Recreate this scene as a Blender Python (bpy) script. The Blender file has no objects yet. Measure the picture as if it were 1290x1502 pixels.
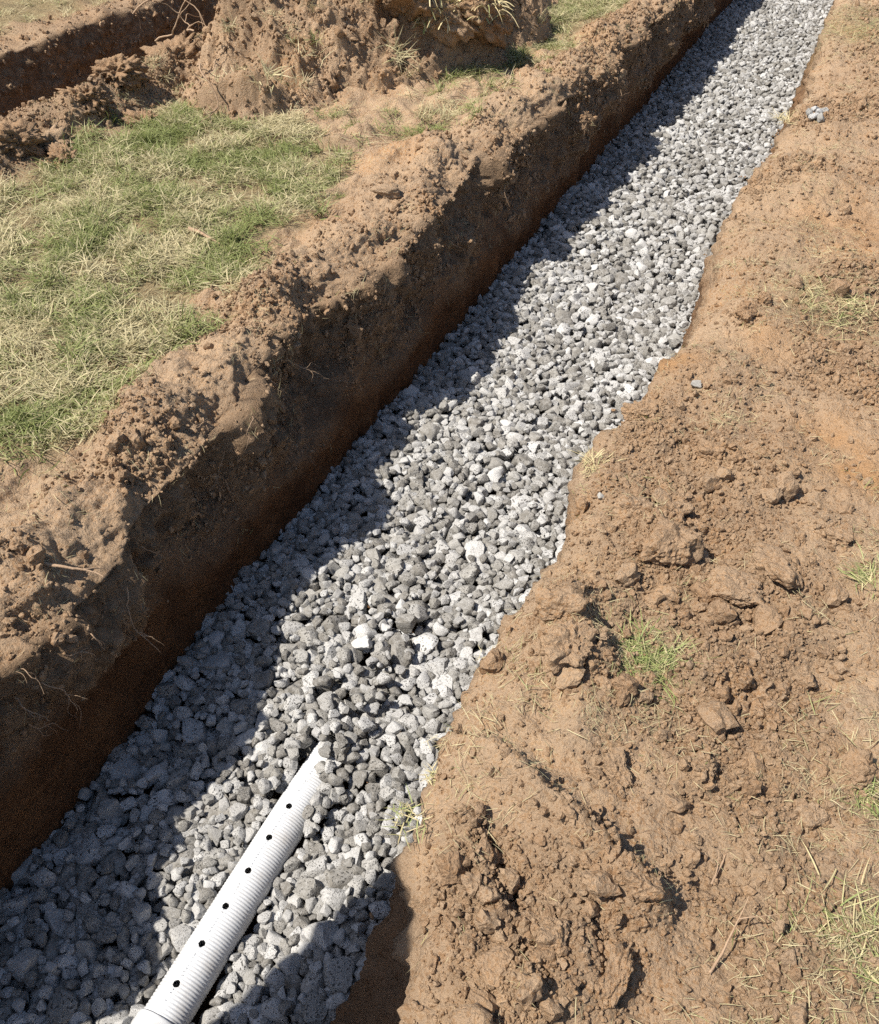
import bpy, math, random
import numpy as np
from mathutils import Matrix, Vector, Euler

R = math.radians
rng = np.random.default_rng(7)
random.seed(7)
scene = bpy.context.scene
col = scene.collection

# ------------------------------------------------------------------ camera
PITCH, AZ = R(42.0), R(24.1)                      # trenches run along +Y, ground level z = 0
CAM = np.array([0.0, 0.0, 1.62])
FW = np.array([-math.sin(AZ) * math.cos(PITCH), math.cos(AZ) * math.cos(PITCH), -math.sin(PITCH)])
RT = np.array([math.cos(AZ), math.sin(AZ), 0.0])
UP = np.cross(RT, FW)
cd = bpy.data.cameras.new('camera')
cd.sensor_fit = 'HORIZONTAL'; cd.sensor_width = 36; cd.lens = 36
cd.clip_start = 0.05; cd.clip_end = 400
cam = bpy.data.objects.new('camera', cd); col.objects.link(cam)
m = Matrix.Identity(4)
for i in range(3):
    m[i][0], m[i][1], m[i][2], m[i][3] = RT[i], UP[i], -FW[i], CAM[i]
cam.matrix_world = m
scene.camera = cam


def at(px, py, z=0.0):
    """a point of the photograph on the level z, as a place in the field"""
    d = FW + RT * (px - 645) / 1290 + UP * (751 - py) / 1290
    return CAM + d * (z - CAM[2]) / d[2]


# ------------------------------------------------------------------ world and sun
SUN_EL, SUN_B = R(56), R(42)                      # shadows run along (cos B, sin B)
to_sun = Vector((-math.cos(SUN_B) * math.cos(SUN_EL), -math.sin(SUN_B) * math.cos(SUN_EL), math.sin(SUN_EL)))
w = bpy.data.worlds.new('World'); scene.world = w; w.use_nodes = True
nt = w.node_tree; nt.nodes.clear()
sky = nt.nodes.new('ShaderNodeTexSky'); sky.sky_type = 'NISHITA'; sky.sun_disc = False
sky.sun_elevation = SUN_EL
sky.sun_rotation = math.atan2(to_sun.x, to_sun.y)
bg = nt.nodes.new('ShaderNodeBackground'); bg.inputs['Strength'].default_value = 0.084
wo = nt.nodes.new('ShaderNodeOutputWorld')
nt.links.new(sky.outputs[0], bg.inputs[0]); nt.links.new(bg.outputs[0], wo.inputs[0])
ld = bpy.data.lights.new('sun', 'SUN'); ld.energy = 5.0; ld.angle = R(0.53); ld.color = (1.0, 0.94, 0.85)
sun = bpy.data.objects.new('sun', ld); col.objects.link(sun)
sun.rotation_euler = to_sun.to_track_quat('Z', 'Y').to_euler()
sun.location = (-3, -3, 6)
vs = scene.view_settings
vs.view_transform = 'Standard'; vs.look = 'None'; vs.exposure = 0.53; vs.gamma = 1.0; vs.use_curve_mapping = False
scene.render.engine = 'CYCLES'
scene.cycles.max_bounces = 4; scene.cycles.diffuse_bounces = 2; scene.cycles.glossy_bounces = 1
scene.cycles.use_denoising = False
scene.cycles.use_adaptive_sampling = True; scene.cycles.adaptive_threshold = 0.02; scene.cycles.adaptive_min_samples = 24
scene.cycles.caustics_reflective = False; scene.cycles.caustics_refractive = False

# ------------------------------------------------------------------ noise in numpy
_perm = np.random.default_rng(3).permutation(256).astype(np.int32)
_perm = np.concatenate([_perm, _perm, _perm])
_g = np.random.default_rng(4).normal(size=(256, 3)).astype(np.float32)
_g /= np.linalg.norm(_g, axis=1)[:, None]


def pn(p, s=0):
    p = np.asarray(p, np.float32) + np.float32(s * 17.31 + 100.0)
    i = np.floor(p).astype(np.int32); f = p - i; i &= 255
    u = f * f * f * (f * (f * 6 - 15) + 10)
    out = 0
    for dx in (0, 1):
        wx = u[:, 0] if dx else 1 - u[:, 0]
        a = _perm[i[:, 0] + dx]
        for dy in (0, 1):
            wy = u[:, 1] if dy else 1 - u[:, 1]
            b = _perm[a + i[:, 1] + dy]
            for dz in (0, 1):
                wz = u[:, 2] if dz else 1 - u[:, 2]
                g = _g[_perm[b + i[:, 2] + dz]]
                out = out + wx * wy * wz * (g[:, 0] * (f[:, 0] - dx) + g[:, 1] * (f[:, 1] - dy) + g[:, 2] * (f[:, 2] - dz))
    return out * 1.6


def fbm(p, sc, oct=4, s=0, gain=0.5):
    p = np.asarray(p, np.float32)
    a, t = 1.0, 0
    for k in range(oct):
        t = t + a * pn(p * (sc * 2.03 ** k), s + k)
        a *= gain
    return t


def lumps(uv, cell, s=0, fill=0.7, rmin=0.25, rmax=0.75):
    """blocky half-sunk crumbs scattered over a sheet: height up to about half a cell"""
    q = uv / cell + 50.0
    w3 = np.stack([q[:, 0], q[:, 1], q[:, 0] * 0 + s], 1)
    q = q + 0.22 * np.stack([fbm(w3, 1.3, 2, s + 60), fbm(w3, 1.3, 2, s + 70)], 1)
    i = np.floor(q).astype(np.int64); f = q - i
    best = np.zeros(len(q))
    tab = np.random.default_rng(100 + s).random((4096, 6))
    for dx in (-1, 0, 1):
        for dy in (-1, 0, 1):
            h = ((i[:, 0] + dx) * 73856093 ^ (i[:, 1] + dy) * 19349663 ^ (s * 83492791)) & 4095
            r = tab[h]
            rad = np.where(r[:, 3] < fill, rmin + (rmax - rmin) * r[:, 2] ** 2, 1e-3)
            a_ = r[:, 4] * 6.283; cs, sn = np.cos(a_), np.sin(a_)
            ex, ey = f[:, 0] - dx - r[:, 0], f[:, 1] - dy - r[:, 1]
            u_ = (ex * cs + ey * sn) / rad; v_ = (ey * cs - ex * sn) / (rad * (0.6 + 0.4 * r[:, 5]))
            d = (np.abs(u_) ** 2.8 + np.abs(v_) ** 2.8) ** (1 / 2.8)
            t = np.clip((1 - d) * 2.3, 0, 1)
            best = np.maximum(best, rad * t ** 0.75 * (0.45 + 0.38 * u_ * (r[:, 0] - 0.3) + 0.30 * v_ * (r[:, 1] - 0.5) + 0.15 * r[:, 5]))
    return best * cell


def sstep(a, b, x):
    t = np.clip((x - a) / (b - a), 0, 1)
    return t * t * (3 - 2 * t)


# ------------------------------------------------------------------ object helpers
def tag(o, label=None, cat=None, group=None, kind=None):
    for k, v in (('label', label), ('category', cat), ('group', group), ('kind', kind)):
        if v: o[k] = v
    return o


def mesh_np(name, v, faces, smooth=True, attrs=None):
    """faces: int array (n,k)"""
    me = bpy.data.meshes.new(name)
    v = np.ascontiguousarray(v, np.float32); faces = np.ascontiguousarray(faces, np.int32)
    n, k = faces.shape
    me.vertices.add(len(v)); me.vertices.foreach_set('co', v.ravel())
    me.loops.add(n * k); me.loops.foreach_set('vertex_index', faces.ravel())
    me.polygons.add(n)
    me.polygons.foreach_set('loop_start', np.arange(n, dtype=np.int32) * k)
    me.polygons.foreach_set('loop_total', np.full(n, k, np.int32))
    me.update(calc_edges=True)
    if smooth: me.polygons.foreach_set('use_smooth', np.ones(n, bool))
    for a, val in (attrs or {}).items():
        at_ = me.attributes.new(a, 'FLOAT', 'POINT'); at_.data.foreach_set('value', np.asarray(val, np.float32))
    return me


def obj(name, me, mat=None, parent=None, loc=None, rot=None, scale=None):
    o = bpy.data.objects.new(name, me)
    if mat and not me.materials: me.materials.append(mat)
    col.objects.link(o)
    if parent: o.parent = parent
    if loc is not None: o.location = loc
    if rot is not None: o.rotation_euler = rot
    if scale is not None: o.scale = scale if hasattr(scale, '__len__') else (scale,) * 3
    return o


def empty(name, loc=(0, 0, 0)):
    o = bpy.data.objects.new(name, None); col.objects.link(o); o.location = loc
    o.empty_display_size = 0.1
    return o


def grid_faces(ny, nu):
    i = np.arange(ny * nu).reshape(ny, nu)
    return np.stack([i[:-1, :-1], i[:-1, 1:], i[1:, 1:], i[1:, :-1]], -1).reshape(-1, 4)


def ico(sub):
    import bmesh
    bm = bmesh.new(); bmesh.ops.create_icosphere(bm, subdivisions=sub, radius=1)
    v = np.array([x.co[:] for x in bm.verts]); f = np.array([[x.index for x in y.verts] for y in bm.faces])
    bm.free()
    return v / np.linalg.norm(v, axis=1)[:, None], f


ICO = {k: ico(k) for k in (1, 2, 3, 4, 5)}


def rock(sub, seed, planes=12, p=10, dims=(1, 0.82, 0.66), rough=0.05, fine=0.02, fs=6):
    r_ = np.random.default_rng(seed)
    v, f = ICO[sub]
    n = r_.normal(size=(planes, 3)); n /= np.linalg.norm(n, axis=1)[:, None]
    d = r_.uniform(0.56, 0.92, planes)
    n = np.concatenate([n, np.eye(3), -np.eye(3)]); d = np.concatenate([d, r_.uniform(0.85, 1.0, 6)])
    q = np.clip(v @ n.T, 0, None) / d
    r = (q ** p).sum(1) ** (-1.0 / p)
    r = r * (1 + rough * fbm(v, 1.6, 3, seed) + fine * fbm(v, fs, 3, seed + 9))
    return v * r[:, None] * np.array(dims), f


def tube_np(pts, rad, n=6):
    pts = np.asarray(pts, float); rad = np.broadcast_to(rad, (len(pts),))
    t = np.gradient(pts, axis=0); t /= np.linalg.norm(t, axis=1)[:, None] + 1e-9
    ref = np.array([0.3, 0.2, 1.0]); a = np.cross(t, ref); a /= np.linalg.norm(a, axis=1)[:, None] + 1e-9
    b = np.cross(t, a)
    th = np.linspace(0, 2 * math.pi, n, endpoint=False)
    v = pts[:, None] + rad[:, None, None] * (np.cos(th)[None, :, None] * a[:, None] + np.sin(th)[None, :, None] * b[:, None])
    m_ = len(pts); i = np.arange(m_ * n).reshape(m_, n); j = np.roll(i, -1, 1)
    f = np.stack([i[:-1], j[:-1], j[1:], i[1:]], -1).reshape(-1, 4)
    return v.reshape(-1, 3), f


def join_np(parts):
    vs_, fs_, o = [], [], 0
    for v, f in parts:
        vs_.append(v); fs_.append(np.asarray(f) + o); o += len(v)
    return np.concatenate(vs_), np.concatenate(fs_)


def scatter(name, protos, pts, rots, scales, idx, tone, parent=None):
    """one object whose points carry copies of the prototype meshes (for what nobody could count)"""
    pc = bpy.data.collections.new(name + '_kinds')
    for k, me in enumerate(protos):
        pc.objects.link(bpy.data.objects.new('%s_%02d' % (name, k), me))
    me = bpy.data.meshes.new(name)
    n = len(pts)
    me.vertices.add(n); me.vertices.foreach_set('co', np.ascontiguousarray(pts, np.float32).ravel())
    for a, t, val in (('rot', 'FLOAT_VECTOR', rots), ('scl', 'FLOAT_VECTOR', scales)):
        x = me.attributes.new(a, t, 'POINT'); x.data.foreach_set('vector', np.ascontiguousarray(val, np.float32).ravel())
    x = me.attributes.new('pick', 'INT', 'POINT'); x.data.foreach_set('value', np.asarray(idx, np.int32))
    x = me.attributes.new('tone', 'FLOAT', 'POINT'); x.data.foreach_set('value', np.asarray(tone, np.float32))
    o = obj(name, me, None, parent)
    ng = bpy.data.node_groups.new(name + '_spread', 'GeometryNodeTree')
    ng.interface.new_socket('Geometry', in_out='INPUT', socket_type='NodeSocketGeometry')
    ng.interface.new_socket('Geometry', in_out='OUTPUT', socket_type='NodeSocketGeometry')
    N, L = ng.nodes.new, ng.links.new
    gi, go = N('NodeGroupInput'), N('NodeGroupOutput')
    ci = N('GeometryNodeCollectionInfo'); ci.inputs['Collection'].default_value = pc
    ci.inputs['Separate Children'].default_value = True; ci.inputs['Reset Children'].default_value = True
    ip = N('GeometryNodeInstanceOnPoints'); ip.inputs['Pick Instance'].default_value = True

    def attr(nm, ty):
        q = N('GeometryNodeInputNamedAttribute'); q.data_type = ty; q.inputs['Name'].default_value = nm
        return q.outputs['Attribute']
    e2r = N('FunctionNodeEulerToRotation')
    L(attr('rot', 'FLOAT_VECTOR'), e2r.inputs[0])
    L(gi.outputs[0], ip.inputs['Points']); L(ci.outputs[0], ip.inputs['Instance'])
    L(attr('pick', 'INT'), ip.inputs['Instance Index'])
    L(e2r.outputs[0], ip.inputs['Rotation']); L(attr('scl', 'FLOAT_VECTOR'), ip.inputs['Scale'])
    L(ip.outputs[0], go.inputs[0])
    o.modifiers.new('spread', 'NODES').node_group = ng
    o['kind'] = 'stuff'
    return o


# ------------------------------------------------------------------ materials
class NT:
    def __init__(s, name):
        s.m = bpy.data.materials.new(name); s.m.use_nodes = True
        s.t = s.m.node_tree; s.t.nodes.clear()
        s.out = s.n('ShaderNodeOutputMaterial'); s.b = s.n('ShaderNodeBsdfPrincipled')
        s.l(s.b.outputs[0], s.out.inputs[0])

    def n(s, t, **k):
        x = s.t.nodes.new(t)
        for a, v in k.items(): setattr(x, a, v)
        return x

    def l(s, a, b): s.t.links.new(a, b)

    def co(s, kind='Object'): return s.n('ShaderNodeTexCoord').outputs[kind]

    def noise(s, co, sc, det=4, rough=0.55, out='Fac'):
        x = s.n('ShaderNodeTexNoise'); x.inputs['Scale'].default_value = sc; x.inputs['Detail'].default_value = det
        x.inputs['Roughness'].default_value = rough; s.l(co, x.inputs['Vector']); return x.outputs[out]

    def voro(s, co, sc, out='Distance', feat='F1'):
        x = s.n('ShaderNodeTexVoronoi', feature=feat); x.inputs['Scale'].default_value = sc
        s.l(co, x.inputs['Vector']); return x.outputs[out]

    def ramp(s, f, a, b, ca=(0, 0, 0, 1), cb=(1, 1, 1, 1)):
        x = s.n('ShaderNodeValToRGB'); e = x.color_ramp.elements
        e[0].position, e[1].position, e[0].color, e[1].color = a, b, ca, cb
        s.l(f, x.inputs[0]); return x.outputs[0]

    def mix(s, f, a, b, mode='MIX'):
        x = s.n('ShaderNodeMix', data_type='RGBA', blend_type=mode)
        for sock, v in ((x.inputs[0], f), (x.inputs[6], a), (x.inputs[7], b)):
            if isinstance(v, (int, float)): sock.default_value = v
            elif isinstance(v, tuple): sock.default_value = v if len(v) == 4 else v + (1,)
            else: s.l(v, sock)
        return x.outputs[2]

    def math(s, op, a, b=0.0):
        x = s.n('ShaderNodeMath', operation=op)
        for sock, v in zip(x.inputs, (a, b)):
            if isinstance(v, (int, float)): sock.default_value = v
            else: s.l(v, sock)
        return x.outputs[0]

    def attr(s, name, kind='GEOMETRY'):
        return s.n('ShaderNodeAttribute', attribute_name=name, attribute_type=kind).outputs['Fac']

    def bump(s, h, strength, dist, prev=None):
        x = s.n('ShaderNodeBump'); x.inputs['Strength'].default_value = strength; x.inputs['Distance'].default_value = dist
        s.l(h, x.inputs['Height'])
        if prev is not None: s.l(prev, x.inputs['Normal'])
        return x.outputs[0]

    def fin(s, c, rough=0.9, nor=None, spec=0.25):
        if isinstance(c, tuple): s.b.inputs['Base Color'].default_value = c + (1,)
        else: s.l(c, s.b.inputs['Base Color'])
        s.b.inputs['Roughness'].default_value = rough; s.b.inputs['Specular IOR Level'].default_value = spec
        if nor is not None: s.l(nor, s.b.inputs['Normal'])
        return s.m


DRY = (0.455, 0.300, 0.172); MID = (0.275, 0.157, 0.080); DARK = (0.115, 0.070, 0.041)
ORANGE = (0.41, 0.215, 0.085); GREYD = (0.300, 0.215, 0.142); DAMP = (0.088, 0.043, 0.021)


def soil(name, object_space=False):
    q = NT(name); c = q.co('Object')
    if object_space:                                   # clods: each one a little different
        oi = q.n('ShaderNodeObjectInfo')
        add = q.n('ShaderNodeVectorMath', operation='ADD'); q.l(c, add.inputs[0])
        cx = q.n('ShaderNodeCombineXYZ'); q.l(q.math('MULTIPLY', oi.outputs['Random'], 31.0), cx.inputs[0]); q.l(cx.outputs[0], add.inputs[1])
        geo = q.n('ShaderNodeNewGeometry'); c2 = add.outputs[0]; c = geo.outputs['Position']
    base = q.mix(q.ramp(q.noise(c, 2.0, 6, 0.68), 0.37, 0.60), DRY, MID)
    base = q.mix(q.ramp(q.noise(c, 9.0, 5, 0.65), 0.42, 0.74), base, GREYD)
    base = q.mix(q.math('MULTIPLY', q.ramp(q.noise(c, 2.1, 3, 0.5), 0.54, 0.70), 0.7), base, ORANGE)
    fine = q.noise(c, 110.0, 4, 0.75)
    base = q.mix(q.math('MULTIPLY', q.ramp(fine, 0.47, 0.64), 0.72), base, DARK)
    base = q.mix(q.math('MULTIPLY', q.ramp(fine, 0.46, 0.28), 0.55), base, (0.52, 0.385, 0.26))
    if object_space:
        base = q.mix(q.math('MULTIPLY', oi.outputs['Random'], 0.5), base, MID)
        base = q.mix(q.math('MULTIPLY', q.ramp(q.noise(c2, 2.0, 2), 0.5, 0.7), 0.35), base, GREYD)
    else:
        base = q.mix(q.attr('rust'), base, ORANGE)
        base = q.mix(q.attr('topsoil'), base, q.mix(q.ramp(q.noise(c, 22, 4, 0.65), 0.3, 0.7), (0.115, 0.074, 0.044), (0.300, 0.205, 0.128)))
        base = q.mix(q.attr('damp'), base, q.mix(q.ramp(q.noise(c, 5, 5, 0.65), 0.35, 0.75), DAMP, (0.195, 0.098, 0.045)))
        base = q.mix(q.math('MULTIPLY', q.attr('turf'), 0.75), base, q.mix(q.ramp(q.noise(c, 60, 4, 0.7), 0.35, 0.65), (0.09, 0.075, 0.035), (0.30, 0.245, 0.13)))
    cell = q.voro(c, 150.0)
    h = q.math('ADD', q.math('MULTIPLY', q.noise(c, 90.0, 5, 0.75), 1.0), q.math('MULTIPLY', q.math('SUBTRACT', 0.6, cell), 0.25))
    n2 = q.bump(h, 1.0, 0.011)
    return q.fin(base, 0.95, n2, 0.12)


M = {}
M['soil'] = soil('soil')
M['clod'] = soil('clod_soil', True)


def stone_mat():
    q = NT('crushed_stone'); oi = q.n('ShaderNodeObjectInfo'); c0 = q.co('Object')
    rnd = oi.outputs['Random']
    add = q.n('ShaderNodeVectorMath', operation='ADD'); q.l(c0, add.inputs[0])
    cx = q.n('ShaderNodeCombineXYZ'); q.l(q.math('MULTIPLY', rnd, 57.0), cx.inputs[0]); q.l(q.math('MULTIPLY', rnd, 91.0), cx.inputs[1])
    q.l(cx.outputs[0], add.inputs[1]); c = add.outputs[0]
    ra = q.n('ShaderNodeValToRGB'); q.l(rnd, ra.inputs[0]); e = ra.color_ramp.elements
    e[0].position, e[0].color = 0.0, (0.150, 0.137, 0.117, 1); e[1].position, e[1].color = 1.0, (0.56, 0.554, 0.538, 1)
    for p_, c_ in ((0.22, (0.205, 0.192, 0.168, 1)), (0.42, (0.28, 0.269, 0.245, 1)), (0.58, (0.385, 0.377, 0.360, 1)), (0.85, (0.485, 0.480, 0.466, 1))):
        x = e.new(p_); x.color = c_
    nse = q.noise(c, 2.2, 4, 0.65)
    base = q.mix(q.ramp(nse, 0.35, 0.7), ra.outputs[0], q.mix(0.45, ra.outputs[0], (0.58, 0.57, 0.55)))
    base = q.mix(q.math('MULTIPLY', q.ramp(q.noise(c, 11, 3, 0.7), 0.48, 0.62), 0.5), base, (0.17, 0.16, 0.145))
    # gas pores: fewer on some stones
    warp = q.n('ShaderNodeVectorMath', operation='ADD'); q.l(c, warp.inputs[0])
    nz = q.n('ShaderNodeTexNoise'); nz.inputs['Scale'].default_value = 3; nz.inputs['Detail'].default_value = 1; q.l(c, nz.inputs['Vector'])
    sc = q.n('ShaderNodeVectorMath', operation='SCALE'); q.l(nz.outputs['Color'], sc.inputs[0]); sc.inputs['Scale'].default_value = 0.45
    q.l(sc.outputs[0], warp.inputs[1])
    v1 = q.voro(warp.outputs[0], 4.6)
    amount = q.ramp(q.math('FRACT', q.math('MULTIPLY', rnd, 7.13)), 0.15, 0.5)
    keep = q.ramp(nse, 0.38, 0.62)
    lim = q.math('ADD', 0.17, q.math('MULTIPLY', keep, 0.27))
    p1 = q.math('MULTIPLY', q.math('SUBTRACT', lim, v1), 9.0)
    x = q.n('ShaderNodeClamp'); q.l(p1, x.inputs[0])
    pores = q.math('MULTIPLY', x.outputs[0], amount)
    base = q.mix(q.math('MULTIPLY', pores, 0.85), base, (0.05, 0.047, 0.042))  # cavity shade put into the colour of the pores
    h = q.math('SUBTRACT', q.math('MULTIPLY', q.noise(c, 8, 4, 0.7), 0.9), pores)
    n = q.bump(h, 0.8, 0.0035)
    return q.fin(base, 0.9, n, 0.15)


M['stone'] = stone_mat()


def grass_mat(name, green, straw):
    q = NT(name); t = q.attr('tone', 'INSTANCER'); b = q.attr('blade')
    k = q.math('ADD', t, q.math('MULTIPLY', q.math('SUBTRACT', b, 0.5), 0.75))
    c = q.mix(q.ramp(k, 0.3, 0.72), straw, green)
    c = q.mix(q.math('MULTIPLY', q.math('FRACT', q.math('MULTIPLY', b, 13.7)), 0.55), c, q.mix(0.5, c, (0.05, 0.05, 0.02)))
    m_ = q.fin(c, 0.6, None, 0.3)
    tr = q.n('ShaderNodeBsdfTranslucent'); q.l(c, tr.inputs[0])
    mx = q.n('ShaderNodeMixShader'); mx.inputs[0].default_value = 0.25
    q.l(q.b.outputs[0], mx.inputs[1]); q.l(tr.outputs[0], mx.inputs[2]); q.l(mx.outputs[0], q.out.inputs[0])
    return m_


M['grass'] = grass_mat('lawn_grass', (0.255, 0.290, 0.095), (0.60, 0.52, 0.31))


def tuft_mat():
    q = NT('tuft_grass'); b = q.attr('blade')
    c = q.mix(q.ramp(b, 0.25, 0.75), (0.54, 0.45, 0.25), (0.21, 0.25, 0.08))
    return q.fin(c, 0.6, None, 0.3)


M['tuft'] = tuft_mat()


def wood_mat(name, a, b_):
    q = NT(name); c = q.co('Object')
    base = q.mix(q.noise(c, 60, 5, 0.65), a, b_)
    return q.fin(base, 0.85, q.bump(q.noise(c, 150, 4), 0.6, 0.004), 0.2)


M['root'] = wood_mat('root_bark', (0.50, 0.36, 0.24), (0.24, 0.15, 0.09))
M['ply'] = wood_mat('sun_blocker_wood', (0.50, 0.36, 0.20), (0.36, 0.24, 0.12))


def pvc():
    q = NT('white_pvc'); c = q.co('Object')
    base = q.mix(q.math('MULTIPLY', q.ramp(q.noise(c, 14, 6, 0.75), 0.50, 0.72), 0.38), (0.63, 0.64, 0.65), (0.42, 0.36, 0.29))
    q.b.inputs['Subsurface Weight'].default_value = 0.0
    return q.fin(base, 0.38, None, 0.45)


M['pvc'] = pvc()
q = NT('ink'); M['ink'] = q.fin((0.16, 0.18, 0.22), 0.6)
q = NT('pale_limestone')
M['pale'] = q.fin(q.mix(q.noise(q.co(), 12, 4), (0.46, 0.44, 0.40), (0.30, 0.28, 0.25)), 0.9, q.bump(q.noise(q.co(), 14, 4), 0.5, 0.003))

# ------------------------------------------------------------------ the field: shape functions
GZ = -0.70                                          # gravel level


def curve(ctrl):
    a = np.array(ctrl)
    return lambda y: np.interp(y, a[:, 0], a[:, 1])


left_rim = curve([(-40, -1.5), (-1, -1.46), (0.3, -1.47), (0.82, -1.49), (1.03, -1.46), (1.39, -1.52), (1.91, -1.60), (2.45, -1.68), (2.75, -1.60),
                  (2.89, -1.56), (3.61, -1.59), (4.12, -1.66), (4.6, -1.62), (4.89, -1.59), (5.46, -1.49), (6.55, -1.53), (7.43, -1.48), (9, -1.5), (40, -1.5)])
right_rim = curve([(-40, -0.3), (0.1, -0.20), (0.45, -0.255), (0.63, -0.315), (0.72, -0.37), (0.89, -0.42), (1.01, -0.43), (1.18, -0.45), (1.45, -0.425),
                   (1.68, -0.40), (1.9, -0.42), (2.07, -0.46), (2.2, -0.43), (2.34, -0.37), (2.91, -0.32), (3.4, -0.31), (3.57, -0.33), (3.9, -0.39),
                   (4.3, -0.35), (4.83, -0.32), (5.96, -0.26), (7.07, -0.32), (8.34, -0.35), (12, -0.36), (40, -0.36)])
sod_edge = curve([(-40, -2.1), (0.5, -2.02), (1.29, -1.97), (1.44, -1.88), (1.7, -1.82), (2.1, -1.90), (2.4, -1.97), (2.71, -1.95), (3.13, -1.95), (3.6, -2.0),
                  (3.9, -2.2), (4.15, -2.6), (4.5, -3.2), (4.9, -2.6), (5.3, -2.05), (5.7, -1.90), (6.5, -1.85), (8, -1.75), (40, -1.8)])


def ynodes(near, far, fine=0.0052, grow=0.0019):
    y, out = near, []
    while y < far:
        out.append(y); y += fine + grow * max(0, y)
    out = np.array(out)
    lo = near - np.cumsum(0.02 * 1.35 ** np.arange(30)); lo = lo[lo > -40][::-1]
    hi = far + np.cumsum(0.03 * 1.35 ** np.arange(30)); hi = hi[hi < 45]
    return np.concatenate([[-40], lo, out, hi, [45]])


def finish_sheet(P, ny, nu, disp, smooth_u=0):
    """displace a (ny,nu,3) sheet along its own normal"""
    du = np.gradient(P, axis=1); dy = np.gradient(P, axis=0)
    N = np.cross(du, dy); N /= np.linalg.norm(N, axis=2)[..., None] + 1e-12
    return P + N * disp.reshape(ny, nu)[..., None]


def blur_u(P, k, lo, hi):
    Q = P.copy()
    pad = np.pad(P, ((0, 0), (k, k), (0, 0)), mode='edge')
    acc = sum(pad[:, j:j + P.shape[1]] for j in range(2 * k + 1)) / (2 * k + 1)
    Q[:, lo:hi] = acc[:, lo:hi]
    return Q


def seg_dist(xy, pts):
    """distance to a polyline and signed side"""
    best = np.full(len(xy), 9.0); side = np.zeros(len(xy))
    for a, b in zip(pts[:-1], pts[1:]):
        a, b = np.asarray(a)[:2], np.asarray(b)[:2]; ab = b - a
        t = np.clip(((xy - a) @ ab) / (ab @ ab), 0, 1)
        d = xy - (a + t[:, None] * ab); dd = np.hypot(d[:, 0], d[:, 1])
        s = ab[0] * d[:, 1] - ab[1] * d[:, 0]
        u = dd < best; best[u] = dd[u]; side[u] = np.sign(s[u])
    return best, side


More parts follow.
